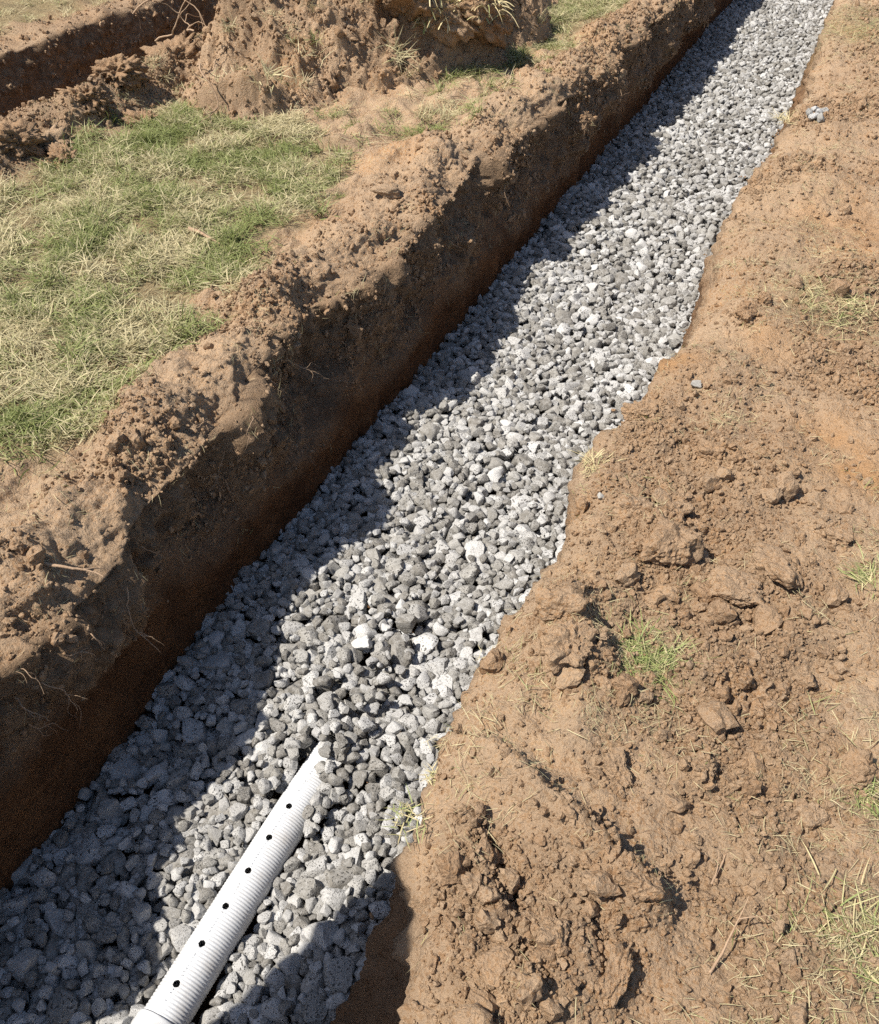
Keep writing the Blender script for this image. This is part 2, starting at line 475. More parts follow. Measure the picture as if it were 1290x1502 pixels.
# ---- the strip between the two trenches (lawn, crumbling rim, shaded trench wall)
def middle_strip():
    ys = ynodes(0.15, 9.3)
    ny = len(ys)
    a = np.linspace(0, 1, 26)                      # wall of the second trench
    b = np.linspace(-4.0, -2.05, 130)[1:]          # lawn
    c = np.linspace(0, 1, 110)[1:]                 # rim zone
    d = np.linspace(0, 1, 150)[1:]                 # wall
    nu = len(a) + len(b) + len(c) + len(d)
    P = np.zeros((ny, nu, 3)); Y = ys[:, None]
    P[..., 1] = Y
    rim = left_rim(ys)[:, None] + 0.044 * fbm(np.stack([ys * 0, ys, ys * 0], 1), 2.3, 4, 5)[:, None]
    P[:, :26, 0] = -4.10 + 0.10 * a[None] ** 0.7; P[:, :26, 2] = -0.95 + 0.95 * a[None]
    k = 26
    P[:, k:k + len(b), 0] = b[None]; k += len(b)
    P[:, k:k + len(c), 0] = -2.05 + (rim + 2.05) * c[None]; kc = k + len(c)
    wall_x = -1.50 + 0.012 * fbm(np.stack([ys * 0, ys, ys * 0 + 3], 1), 1.1, 3, 15)[:, None]
    z = -0.90 * d[None]
    f = 1 - sstep(0.13, 0.46, -z)
    P[:, kc:, 2] = z; P[:, kc:, 0] = wall_x + (rim - wall_x) * f
    # broad relief of the top
    X, YY = P[:, 26:kc, 0], np.broadcast_to(Y, P[:, 26:kc, 0].shape)
    e = X - rim                                    # distance left of the rim
    flat = np.stack([X.ravel(), YY.ravel(), np.zeros(X.size)], 1)
    top = 0.03 * fbm(flat, 0.9, 3, 1).reshape(X.shape)
    berm = np.exp(-((e + 0.17) / 0.12) ** 2) * (0.045 + 0.04 * fbm(flat, 1.9, 2, 2).reshape(X.shape))
    near = np.exp(-((e + 0.22) / 0.25) ** 2) * 0.22 * (1 - sstep(0.05, 0.62, YY))
    drop = -0.035 * sstep(-0.10, 0.0, e)
    top = top + np.clip(berm, -0.01, 0.2) + near + drop
    # ridge of loose spoil along the second trench
    ridge = np.exp(-((X + 3.80) / 0.17) ** 2) * sstep(2.2, 3.0, YY) * (1 - sstep(5.0, 5.6, YY))
    top = top + ridge * (0.11 + 0.07 * fbm(flat, 2.3, 2, 6).reshape(X.shape))
    P[:, 26:kc, 2] = top
    lip = P[:, kc - 1, 2][:, None]
    P[:, kc:, 2] += lip * (1 - d[None])
    P = blur_u(P, 4, kc - 14, kc + 14)
    du = np.linalg.norm(np.diff(P, axis=1, prepend=P[:, :1]), axis=2).cumsum(1)
    uv = np.stack([du.ravel(), np.broadcast_to(Y, (ny, nu)).ravel()], 1)
    p = P.reshape(-1, 3); x, y, zz = p.T
    edge = sod_edge(y) + 0.07 * fbm(p, 2.5, 3, 31)
    rimv = np.repeat(rim[:, 0], nu)
    is_top = np.zeros((ny, nu), bool); is_top[:, 26:kc] = True; is_top = is_top.ravel()
    turf = np.where(is_top, 1 - sstep(-0.26, 0.08, x - edge + 0.16 * fbm(p, 6, 3, 33)), 0.0)
    hp = ridge_mask = np.exp(-((x + 3.80) / 0.22) ** 2) * sstep(2.2, 3.0, y) * (1 - sstep(5.0, 5.6, y)) * is_top
    turf = turf * (1 - np.clip(hp * 1.8, 0, 1))
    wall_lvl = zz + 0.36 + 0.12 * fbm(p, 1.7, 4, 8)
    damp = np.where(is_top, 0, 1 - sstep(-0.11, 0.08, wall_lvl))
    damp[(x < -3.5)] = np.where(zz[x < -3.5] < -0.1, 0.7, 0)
    topsoil = np.where(is_top, np.clip(sstep(-0.10, 0.02, x - rimv), 0, 1) * 0.55, 1 - damp) * 0.9
    topsoil = np.maximum(topsoil, hp * 0.55)
    rough = np.clip(1 - turf * 0.93, 0, 1) * (1 - damp * 0.92)
    crumble = np.clip(0.50 + 1.7 * fbm(p, 2.3, 3, 12), 0.10, 1.5)
    crumble0 = crumble
    crumble = np.where(is_top, np.where(x - rimv < -0.12, crumble * 0.7, crumble), np.maximum(crumble, 0.8))
    disp = 0.010 * fbm(p, 7, 4, 20)
    disp += rough * crumble * (0.35 * lumps(uv + 2.2, 0.21, 11, 0.6) + 0.75 * lumps(uv, 0.105, 1, 0.55) + 0.6 * lumps(uv + 3.3, 0.050, 2, 0.65) + 0.6 * lumps(uv + 9.1, 0.023, 3, 0.75)
                               + 0.55 * lumps(uv + 5.7, 0.0125, 4, 0.75))
    disp += rough * (0.055 * fbm(p, 3.6, 5, 22, 0.55) + 0.007 * fbm(p, 40, 3, 28, 0.65))
    # overhanging mats of turf roots high on the wall
    disp += np.where(is_top, 0, (1 - damp)) * 0.11 * np.clip(fbm(p, 2.4, 4, 40), -0.45, 0.8)
    # scraped lower wall: faint bucket marks
    q_ = p * np.array([1, 3.2, 0.9])
    disp += damp * (0.020 * fbm(q_, 2.6, 5, 50) + 0.0045 * fbm(p * np.array([1, 1, 2.2]), 22, 4, 55, 0.6) - 0.010 * np.clip(fbm(p, 9, 3, 58) - 0.35, 0, 1))
    tooth = np.sin(2 * math.pi * (y + 0.45 * zz) / 0.062 + 1.5 * fbm(p, 2.5, 2, 57)) * np.clip(fbm(p, 1.3, 2, 56) + 0.25, 0, 1)
    disp += damp * 0.006 * tooth
    disp += turf * 0.012 * fbm(p, 12, 3, 60)
    disp += hp * (0.9 * lumps(uv + 1.7, 0.16, 9, 0.8) + 0.5 * lumps(uv + 2.9, 0.07, 10, 0.8))
    disp = np.where(y < -1, disp * 0.3, disp)
    Q = finish_sheet(P, ny, nu, disp)
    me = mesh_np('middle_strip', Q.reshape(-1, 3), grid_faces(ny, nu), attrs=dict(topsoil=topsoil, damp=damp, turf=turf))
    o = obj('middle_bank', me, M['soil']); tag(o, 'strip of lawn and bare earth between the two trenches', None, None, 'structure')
    return o, Q.reshape(-1, 3), dict(turf=turf, damp=damp, topsoil=topsoil, rough=rough, crumble=np.clip(crumble0, 0.05, 1), is_top=is_top, ny=ny, nu=nu, rim=rimv)


# ---- the bank the camera stands on
RIDGE1 = [at(676, 1092), at(735, 1130), at(800, 1192), at(872, 1258), at(930, 1300)]
GROOVE = [at(706, 1238), at(742, 1300), at(762, 1352), at(778, 1410)]
RIDGE2 = [at(820, 900), at(860, 960), at(850, 1050), at(840, 1090)]
BUMPS = [((975, 790), 0.085, 0.055), ((1085, 868), 0.06, 0.03), ((930, 745), 0.06, 0.035), ((1140, 835), 0.06, 0.035), ((830, 890), 0.06, 0.045),
         ((825, 950), 0.07, 0.045), ((870, 600), 0.12, 0.05), ((1060, 560), 0.13, 0.05), ((960, 540), 0.15, 0.06), ((1100, 470), 0.12, 0.04),
         ((1180, 270), 0.25, 0.07), ((1230, 200), 0.3, 0.06), ((1140, 370), 0.2, 0.06), ((640, 1400), 0.08, 0.03), ((830, 1420), 0.08, 0.03),
         ((720, 1190), 0.10, 0.02), ((1200, 640), 0.10, -0.03), ((1120, 620), 0.09, -0.02), ((1230, 1130), 0.05, 0.015)]


def right_bank():
    ys = ynodes(0.15, 9.3)
    ny = len(ys)
    a = np.linspace(0, 1, 70)
    b = np.concatenate([np.linspace(0, 1.0, 190)[1:], 1.0 + np.cumsum(0.012 * 1.25 ** np.arange(30))])
    nu = len(a) + len(b); Y = ys[:, None]
    P = np.zeros((ny, nu, 3)); P[..., 1] = Y
    rim = right_rim(ys)[:, None] + 0.012 * fbm(np.stack([ys * 0, ys, ys * 0 + 9], 1), 5, 3, 3)[:, None]
    base_x = (-0.50 + 0.10 * sstep(0.72, 1.15, ys))[:, None]
    z = -0.90 + 0.90 * a[None]
    P[:, :70, 2] = z; P[:, :70, 0] = base_x + (rim - base_x) * sstep(0.25, 1.0, (z + 0.9) / 0.9)
    P[:, 70:, 0] = rim + b[None]
    X = P[:, 70:, 0]; YY = np.broadcast_to(Y, X.shape)
    xy = np.stack([X.ravel(), YY.ravel()], 1); flat = np.concatenate([xy, np.zeros((len(xy), 1))], 1)
    top = 0.03 * fbm(flat, 1.3, 3, 71) + 0.018 * fbm(flat, 4.0, 3, 72)
    d, s = seg_dist(xy, RIDGE1)
    top += 0.072 * np.exp(-(d / 0.055) ** 2) * (s < 0) + 0.072 * np.exp(-(d / 0.010) ** 2) * (s >= 0) + 0.012 * (s < 0) * np.exp(-(d / 0.2) ** 2)
    d, s = seg_dist(xy, GROOVE); top -= 0.05 * np.exp(-(d / 0.018) ** 2)
    top += 0.035 * np.exp(-(d / 0.06) ** 2) * (s < 0)
    d, s = seg_dist(xy, RIDGE2); top += 0.035 * np.exp(-(d / 0.05) ** 2)
    for (px, py), r, h in BUMPS:
        c = at(px, py); top += h * np.exp(-((xy[:, 0] - c[0]) ** 2 + (xy[:, 1] - c[1]) ** 2) / r ** 2)
    top = top.reshape(X.shape) - 0.035 * (1 - sstep(0.0, 0.10, b[None]))
    P[:, 70:, 2] = top
    P[:, :70, 2] += top[:, :1] * a[None] ** 2
    P = blur_u(P, 5, 56, 86)
    du = np.linalg.norm(np.diff(P, axis=1, prepend=P[:, :1]), axis=2).cumsum(1)
    uv = np.stack([du.ravel(), np.broadcast_to(Y, (ny, nu)).ravel()], 1)
    p = P.reshape(-1, 3); x, y, zz = p.T
    is_top = np.zeros((ny, nu), bool); is_top[:, 70:] = True; is_top = is_top.ravel()
    e = x - np.repeat(rim[:, 0], nu)
    loose = np.clip(0.36 + 1.35 * fbm(p * np.array([1, 1, 0]), 1.7, 3, 81), 0, 1) ** 1.3
    c1 = at(760, 1400); c2 = at(1000, 780)
    loose = np.maximum(loose, np.exp(-((x - c1[0]) ** 2 / 0.05 + (y - c1[1]) ** 2 / 0.08)))
    loose = np.maximum(loose, np.exp(-((x - c2[0]) ** 2 / 0.08 + (y - c2[1]) ** 2 / 0.5)))
    c3 = at(800, 1130)
    loose *= 1 - 0.85 * np.exp(-((x - c3[0]) ** 2 / 0.006 + (y - c3[1]) ** 2 / 0.012))
    loose *= (0.30 + 0.70 * sstep(-0.02, 0.09, e)) * (1 - sstep(1.0, 1.6, e))
    loose *= 1 - 0.75 * sstep(0.30, 0.55, x) * (1 - sstep(1.2, 1.7, y))
    damp = np.where(is_top, 0, 1 - sstep(-0.12, 0.0, zz + 0.10)) * 0.75
    disp = 0.013 * fbm(p, 7, 5, 90, 0.6) + 0.0040 * fbm(p, 45, 3, 94, 0.65)
    rugged = loose * (1 + 0.7 * np.exp(-((x - c1[0]) ** 2 / 0.04 + (y - c1[1]) ** 2 / 0.05)))
    disp += rugged * (0.55 * lumps(uv, 0.085, 21, 0.5) + 0.75 * lumps(uv + 3, 0.042, 22, 0.6) + 0.7 * lumps(uv + 7, 0.021, 23, 0.7))
    disp += np.where(is_top, 0.25 + 0.75 * loose, 0.25) * 0.55 * lumps(uv + 11, 0.0115, 24, 0.65)
    wall_r = np.where(is_top, 0, 1.0)
    disp += wall_r * (0.030 * fbm(p, 4.5, 5, 97, 0.6) + 0.9 * lumps(uv + 4, 0.06, 25, 0.5) + 0.9 * lumps(uv + 6, 0.028, 26, 0.55))
    disp = np.where((y < -1) | (e > 2), disp * 0.2, disp)
    Q = finish_sheet(P, ny, nu, disp)
    topsoil = np.clip(np.where(is_top, 0.5 * loose, 0.35 * (1 - damp)), 0, 1)
    turf = np.zeros(len(p))
    for (px, py), r in (((960, 965), 0.09), ((1230, 450), 0.22), ((1280, 845), 0.06), ((1280, 1400), 0.10), ((1275, 1170), 0.06), ((1275, 40), 0.5)):
        c = at(px, py); turf = np.maximum(turf, 0.55 * np.exp(-((x - c[0]) ** 2 + (y - c[1]) ** 2) / r ** 2))
    turf = np.maximum(turf, 0.8 * sstep(0.8, 2.0, x))
    rust = np.zeros(len(p))
    for (px, py), r, k_ in (((965, 535), 0.12, 0.7), ((1260, 690), 0.12, 0.8), ((1210, 640), 0.10, 0.6), ((1130, 520), 0.10, 0.5), ((1240, 1120), 0.05, 0.6), ((900, 540), 0.1, 0.6), ((1240, 330), 0.25, 0.4)):
        c = at(px, py); rust = np.maximum(rust, k_ * np.exp(-((x - c[0]) ** 2 + (y - c[1]) ** 2) / r ** 2))
    rust = np.clip(rust * (0.8 + 0.8 * fbm(p, 6, 3, 99)), 0, 0.9)
    me = mesh_np('right_bank', Q.reshape(-1, 3), grid_faces(ny, nu), attrs=dict(rust=rust, topsoil=topsoil, damp=damp, turf=turf))
    o = obj('right_bank', me, M['soil']); tag(o, 'trampled earth bank right of the gravel trench', None, None, 'structure')
    return o, Q.reshape(-1, 3), dict(loose=loose, is_top=is_top, turf=turf, e=e, ny=ny, nu=nu)


# ---- ground beyond the second trench
def far_bank():
    ys = ynodes(2.0, 11.0, 0.012, 0.002); ny = len(ys)
    a = -5.25 - np.concatenate([[0], np.cumsum(0.012 * 1.06 ** np.arange(85))])[::-1]
    d = np.linspace(0, 1, 90)[1:]
    nu = len(a) + len(d); P = np.zeros((ny, nu, 3)); P[..., 1] = ys[:, None]
    rim = 0.13 * fbm(np.stack([ys * 0, ys, ys * 0 + 5], 1), 1.6, 4, 101)[:, None]
    P[:, :len(a), 0] = a[None] + rim * np.exp(-((a[None] + 5.25) / 0.5) ** 2)
    P[:, len(a):, 2] = -1.0 * d[None]; P[:, len(a):, 0] = -5.25 + rim + 0.08 * d[None] ** 0.6
    P[0:, 0, 0] = -60
    P = blur_u(P, 4, len(a) - 12, len(a) + 12)
    p = P.reshape(-1, 3); x, y, zz = p.T
    du = np.linalg.norm(np.diff(P, axis=1, prepend=P[:, :1]), axis=2).cumsum(1)
    uv = np.stack([du.ravel(), p[:, 1]], 1)
    wall = (zz < -0.02)
    turf = np.where(wall, 0, sstep(0.12, 0.45, -5.25 - x + 0.15 * fbm(p, 3, 3, 113)))
    damp = np.where(wall, 1 - sstep(-0.45, -0.25, zz + 0.1 * fbm(p, 2, 2, 3)), 0) * 0.45
    topsoil = np.where(wall, 0.95 * (1 - damp), 0.3 * (1 - turf))
    disp = 0.05 * fbm(p, 2.4, 5, 110, 0.6) + np.where(wall, 1.0, 0.8) * (1 - 0.8 * turf) * (0.6 * lumps(uv, 0.09, 31, 0.6) + 0.5 * lumps(uv + 4, 0.04, 32, 0.7)) * (1 - 0.7 * damp)
    Q = finish_sheet(P, ny, nu, np.where(x < -9, 0, disp))
    me = mesh_np('far_bank', Q.reshape(-1, 3), grid_faces(ny, nu), attrs=dict(topsoil=topsoil, damp=damp, turf=turf))
    o = obj('far_bank', me, M['soil']); tag(o, 'bank on the far side of the second trench', None, None, 'structure')
    return o, Q.reshape(-1, 3), dict(turf=turf, wall=wall, nu=nu)


mid, midV, midA = middle_strip()
rgt, rgtV, rgtA = right_bank()
far, farV, farA = far_bank()


def floor_sheet(name, x0, x1, z, mat, label):
    ys = np.concatenate([[-40], np.linspace(-2, 14, 160), [45]]); xs = np.linspace(x0, x1, 14)
    g = np.stack(np.meshgrid(xs, ys), -1).reshape(-1, 2); p = np.concatenate([g, np.full((len(g), 1), z)], 1)
    p[:, 2] += 0.02 * fbm(p, 1.5, 3, 120)
    n = len(p)
    o = obj(name, mesh_np(name, p, grid_faces(len(ys), len(xs)), attrs=dict(topsoil=np.zeros(n), damp=np.full(n, 0.8), turf=np.zeros(n))), mat)
    return tag(o, label, None, None, 'structure')


floor_sheet('second_trench_floor', -5.4, -3.95, -0.86, M['soil'], 'earth floor of the second trench')
bed = floor_sheet('gravel_bed', -1.62, -0.40, GZ - 0.10, M['soil'], 'bed of grey crushed stone filling the trench')

# ------------------------------------------------------------------ drain pipe
PX, PR, PTOP = -0.906, 0.0565, -0.632
P_Y0, P_Y1 = -0.6, 1.75


def pipe_z(y): return PTOP - PR - 0.012 * (y - 0.4) - 0.045 * sstep(0.95, 1.7, y)


def drain_pipe():
    root = empty('drain_pipe', (PX, 0, 0))
    tag(root, 'white corrugated perforated drain pipe half buried in the grey gravel', 'pipe')
    hs = [0.482 + 0.1027 * k for k in range(6)]
    ys = np.arange(0.20, P_Y1, 0.0014)
    th = np.concatenate([np.linspace(-0.22, 0.20, 19), np.linspace(0.20, 2 * math.pi - 0.22, 74)[1:-1]])   # angle from the top
    pitch = 0.0088
    r = PR + 0.0007 * np.cos(2 * math.pi * ys / pitch)
    T, Y = np.meshgrid(th, ys); Rr = np.broadcast_to(r[:, None], T.shape).copy()
    hole_r = 0.0090; off = -0.02
    Tn = T.copy(); Yn = Y.copy(); Tw = np.where(T > math.pi, T - 2 * math.pi, T)
    inside = np.zeros(T.shape, bool)
    for h in hs:
        d = np.hypot((Tw - off) * PR, Y - h)
        band = (d < hole_r + 0.0008) & (d >= hole_r - 0.0008)
        k = hole_r / np.maximum(d, 1e-6)
        Tn = np.where(band, off + (Tw - off) * k, Tn); Yn = np.where(band, h + (Y - h) * k, Yn)
    v = np.stack([Rr * np.sin(Tn), Yn, pipe_z(Yn) + Rr * np.cos(Tn)], -1).reshape(-1, 3)
    ny, nt_ = T.shape; i = np.arange(ny * nt_).reshape(ny, nt_); j = np.roll(i, -1, 1)
    f = np.stack([i[:-1], i[1:], j[1:], j[:-1]], -1).reshape(-1, 4)
    ctr_in = np.zeros(len(f), bool)
    fv = np.stack([Tn.ravel()[f], Yn.ravel()[f]], -1)
    fv[..., 0] = np.where(fv[..., 0] > math.pi, fv[..., 0] - 2 * math.pi, fv[..., 0])
    c = fv.mean(1)
    for h in hs: ctr_in |= np.hypot((c[:, 0] - off) * PR, c[:, 1] - h) < hole_r * 0.985
    me = mesh_np('pipe_body', v, f[~ctr_in][:, ::-1])
    b = obj('pipe_body', me, M['pvc'], root)
    so = b.modifiers.new('wall', 'SOLIDIFY'); so.thickness = 0.0016; so.offset = -1
    # smooth bell coupling
    prof = [(0.0595, 0.406), (0.0612, 0.408), (0.0628, 0.406), (0.0632, 0.401), (0.0632, 0.25), (0.0650, 0.24), (0.0650, 0.10), (0.0632, 0.09), (0.0632, -0.1), (0.0585, -0.1)]
    n = 72; t = np.linspace(0, 2 * math.pi, n, endpoint=False)
    vv = np.array([[rr * math.sin(a), yy, pipe_z(yy) + rr * math.cos(a)] for rr, yy in prof for a in t])
    i = np.arange(len(prof) * n).reshape(len(prof), n); j = np.roll(i, -1, 1)
    ff = np.stack([i[:-1], j[:-1], j[1:], i[1:]], -1).reshape(-1, 4)
    cp = obj('coupling', mesh_np('coupling', vv, ff), M['pvc'], root); cp['label'] = 'smooth white pipe coupling'
    # dot printed line along the crown: too small to read, small ink dashes in groups
    r_ = np.random.default_rng(5); parts = []
    y = 0.44
    while y < 1.16:
        if min(abs(y - h) for h in hs) < 0.012 or r_.random() < 0.22:
            y += 0.006; continue
        wv, hv = r_.uniform(0.0012, 0.0020), r_.uniform(0.0014, 0.0034)
        for k in range(r_.integers(1, 3)):
            x0 = off * PR + r_.uniform(-0.0026, 0.0012)
            quad = []
            for dx, dy in ((0, 0), (hv, 0), (hv, wv), (0, wv)):
                yy = y + dy; xx = x0 + dx
                rr = PR + 0.0008 * math.cos(2 * math.pi * yy / pitch) + 0.0005
                quad.append((rr * math.sin(xx / PR), yy, pipe_z(yy) + rr * math.cos(xx / PR)))
            parts.append((np.array(quad), np.array([[0, 1, 2, 3]])))
        y += r_.choice([0.0030, 0.0034, 0.0042], p=[0.5, 0.35, 0.15])
    v, f = join_np(parts)
    obj('printed_line', mesh_np('printed_line', v, f, False), M['ink'], root)['kind'] = 'stuff'
    return root


drain_pipe()

# ------------------------------------------------------------------ crushed stone
stone_me = []
for k in range(28):
    r_ = np.random.default_rng(500 + k)
    v, f = rock(3, 500 + k, int(r_.integers(7, 12)), r_.uniform(18, 55), (1, r_.uniform(0.72, 0.96), r_.uniform(0.60, 0.86)), r_.uniform(0.03, 0.10), r_.uniform(0.02, 0.045), 5)
    v = v - v.mean(0); v *= 2.0 / np.ptp(v[:, 0])
    stone_me.append(mesh_np('stone_%02d' % k, v, f)); stone_me[-1].materials.append(M['stone'])
    stone_me[-1].set_sharp_from_angle(angle=R(36))
    stone_me[-1]['dims'] = [float(np.ptp(v[:, i]) / 2) for i in range(3)]


def gravel():
    cell = 0.006; X0, X1, Y0, Y1 = -1.60, -0.36, 0.10, 13.5
    nx, ny = int((X1 - X0) / cell), int((Y1 - Y0) / cell)
    gx = X0 + (np.arange(nx) + 0.5) * cell; gy = Y0 + (np.arange(ny) + 0.5) * cell
    GX, GY = np.meshgrid(gx, gy)
    flat = np.stack([GX.ravel(), GY.ravel(), GX.ravel() * 0], 1)
    target = GZ + 0.085 * sstep(0.95, 1.5, GY) + (0.010 * fbm(flat, 1.2, 2, 200)).reshape(GX.shape)
    target += 0.03 * sstep(-0.80, -0.62, GX) * (1 - sstep(1.0, 1.6, GY))
    target += 0.055 * np.exp(-((GX + 0.84) / 0.08) ** 2 - ((GY - 1.22) / 0.15) ** 2)
    H = target - 0.085
    pipe_block = (np.abs(GX - PX) < PR) & (GY < 1.35)
    dxp = np.clip(1 - ((GX - PX) / PR) ** 2, 0, 1)
    H = np.where(np.abs(GX - PX) < PR, np.maximum(H, pipe_z(GY) + PR * np.sqrt(dxp)), H)
    r_ = np.random.default_rng(42)
    out = []
    n_try = 37200
    for t in range(n_try):
        far_ = t % 5 == 0
        if t < 16000: dia = np.clip(r_.lognormal(math.log(0.057), 0.30), 0.028, 0.098)
        else: dia = np.clip(r_.lognormal(math.log(0.036), 0.28), 0.018, 0.06)
        kind = int(r_.integers(0, len(stone_me))); dm = stone_me[kind]['dims']
        best = None
        for c in range(5):
            x = r_.uniform(-1.535, -0.42); y = Y0 + ((Y1 - Y0 - 0.1) if t < 36000 else 1.6) * r_.random() ** 1.15 + 0.02
            ix, iy = int((x - X0) / cell), int((y - Y0) / cell)
            sc = H[min(iy, ny - 1), min(ix, nx - 1)] - target[min(iy, ny - 1), min(ix, nx - 1)]
            if best is None or sc < best[0]: best = (sc, x, y, ix, iy)
        _, x, y, ix, iy = best
        if abs(x - PX) < 0.16 and 0.9 < y < 1.5: dia = min(dia, 0.052)
        elif t < 16000: dia *= 1.0 + 0.20 * (1 - float(sstep(1.2, 2.4, y)))
        a = dia / 2; b_, c_ = a * dm[1], a * dm[2]
        rad = math.sqrt(a * b_) * 0.92
        # lie clear of the open length of pipe
        lim = PR + rad * 0.72
        if abs(x - PX) < lim and y < 1.00 + 2.2 * (PX + PR - x) + 0.3 * rad: continue
        k = max(2, int(rad / cell) + 1)
        x0, x1, y0, y1 = max(ix - k, 0), min(ix + k + 1, nx), max(iy - k, 0), min(iy + k + 1, ny)
        rho2 = ((GX[y0:y1, x0:x1] - x) ** 2 + (GY[y0:y1, x0:x1] - y) ** 2) / rad ** 2
        ins = rho2 < 0.96
        if not ins.any(): continue
        dome = c_ * np.sqrt(np.clip(1 - rho2, 0, 1))
        h = H[y0:y1, x0:x1]
        cz = np.max(np.where(ins, h + dome, -9)) - 0.32 * c_
        if cz + c_ * 0.8 > target[iy if iy < ny else ny - 1, min(ix, nx - 1)] + (0.022 if not (y > 0.95 and y < 1.8 and abs(x - PX) < 0.10) else 0.072): continue
        H[y0:y1, x0:x1] = np.where(ins, np.maximum(h, cz + dome), h)
        out.append((x, y, cz, a, kind, r_.uniform(0, 6.283), r_.normal(0, 0.35), r_.normal(0, 0.35)))
    # small stones roll into whatever gaps are left
    for t in range(900):
        gap = np.argwhere((H < target - 0.055) & (np.abs(GX - PX) > PR + 0.012) & (GY < 4.5) & (GX > -1.52) & (GX < -0.43))
        if len(gap) < 20: break
        for iy, ix in gap[r_.integers(0, len(gap), 12)]:
            if H[iy, ix] > target[iy, ix] - 0.055: continue
            x, y = gx[ix], gy[iy]; a = r_.uniform(0.012, 0.021); kind = int(r_.integers(0, len(stone_me))); dm = stone_me[kind]['dims']
            c_ = a * dm[2]; rad = a * 0.85; k = max(2, int(rad / cell) + 1)
            x0, x1, y0, y1 = max(ix - k, 0), min(ix + k + 1, nx), max(iy - k, 0), min(iy + k + 1, ny)
            rho2 = ((GX[y0:y1, x0:x1] - x) ** 2 + (GY[y0:y1, x0:x1] - y) ** 2) / rad ** 2
            ins = rho2 < 0.96; dome = c_ * np.sqrt(np.clip(1 - rho2, 0, 1)); h = H[y0:y1, x0:x1]
            cz = min(np.max(np.where(ins, h + dome, -9)) - 0.4 * c_, target[iy, ix] - 0.006)
            H[y0:y1, x0:x1] = np.where(ins, np.maximum(h, cz + dome), h)
            out.append((x, y, cz, a, kind, r_.uniform(0, 6.283), r_.normal(0, 0.35), r_.normal(0, 0.35)))
        if t > 220: break
    return np.array(out)


G = gravel()
# the 300 that show largest: seen from above, size over distance
gp = G[:, :3]; v = gp - CAM; depth = v @ FW
sx = (v @ RT) / depth * 1290 + 645; sy = 751 - (v @ UP) / depth * 1290
inview = (sx > -10) & (sx < 1300) & (sy > -10) & (sy < 1512)
wall_hidden = gp[:, 0] > right_rim(gp[:, 1] * 0.70) - 0.06 + 0.0 * gp[:, 1]
# a stone counts as seen when nothing lies on top of it
cellk = {}
order = np.argsort(-(gp[:, 2] + 0.0))
covered = np.zeros(len(G), bool)
from mathutils.kdtree import KDTree
kd = KDTree(len(G))
for i, p_ in enumerate(gp): kd.insert((p_[0], p_[1], 0), i)
kd.balance()
for i in range(len(G)):
    if not inview[i]: continue
    for (_, j, d_) in kd.find_range((gp[i, 0], gp[i, 1], 0), G[i, 3] * 1.1):
        if j != i and gp[j, 2] > gp[i, 2] + 0.008 and d_ < (G[i, 3] * 0.45 + G[j, 3] * 0.45):
            covered[i] = True; break
size_px = np.where(inview & ~covered & ~wall_hidden, G[:, 3] / depth, 0)
big = np.argsort(-size_px)[:300]
is_big = np.zeros(len(G), bool); is_big[big] = True
for i in big:
    x, y, z, a, kind, yaw, t1, t2 = G[i]
    obj('stone', stone_me[int(kind)], None, bed, (x, y, z), (t1, t2, yaw), a)
rest = G[~is_big]
scatter('loose_stones', stone_me, rest[:, :3], rest[:, [6, 7, 5]], np.repeat(rest[:, 3:4], 3, 1), rest[:, 4], rest[:, 5], bed)
print('stones', len(G))

# ------------------------------------------------------------------ clods
from mathutils.bvhtree import BVHTree


def bvh_of(V, ny, nu, step=2):
    return BVHTree.FromPolygons([tuple(p) for p in V], grid_faces(ny, nu).tolist())


rV = rgtV.reshape(rgtA['ny'], rgtA['nu'], 3)
sel_y = (rV[:, 0, 1] > 0) & (rV[:, 0, 1] < 10)
sub = rV[sel_y][:, 60:262]
tree_r = bvh_of(sub.reshape(-1, 3)[:, :], sub.shape[0], sub.shape[1])
mV = midV.reshape(midA['ny'], midA['nu'], 3)
sub2 = mV[(mV[:, 0, 1] > 0.2) & (mV[:, 0, 1] < 9)][::2, 20::2]
tree_m = bvh_of(sub2.reshape(-1, 3), sub2.shape[0], sub2.shape[1])


def drop_on(tree, x, y, default=0.0):
    h = tree.ray_cast(Vector((x, y, 3)), Vector((0, 0, -1)))
    return h[0].z if h[0] is not None else default


def hit_from(tree, px, py):
    d = Vector(FW + RT * (px - 645) / 1290 + UP * (751 - py) / 1290).normalized()
    h = tree.ray_cast(Vector(CAM), d)
    return h[0], h[1]


def clod_mesh(seed, sub=4, crumb=0.06, planes=9, p=12, dims=(1, 0.8, 0.6)):
    v, f = rock(sub, seed, planes, p, (1, 1, 1), 0.22, 0.07, 3.5)
    n = v / (np.linalg.norm(v, axis=1)[:, None] + 1e-9)
    k = crumb * (1.6 * np.clip(fbm(v, 3.2, 3, seed + 3), -0.4, 1) + 1.1 * np.abs(fbm(v, 7, 3, seed + 5))) + 0.020 * fbm(v, 17, 2, seed + 8)
    v = (v + n * k[:, None]) * np.array(dims)
    return mesh_np('clod', v, f)


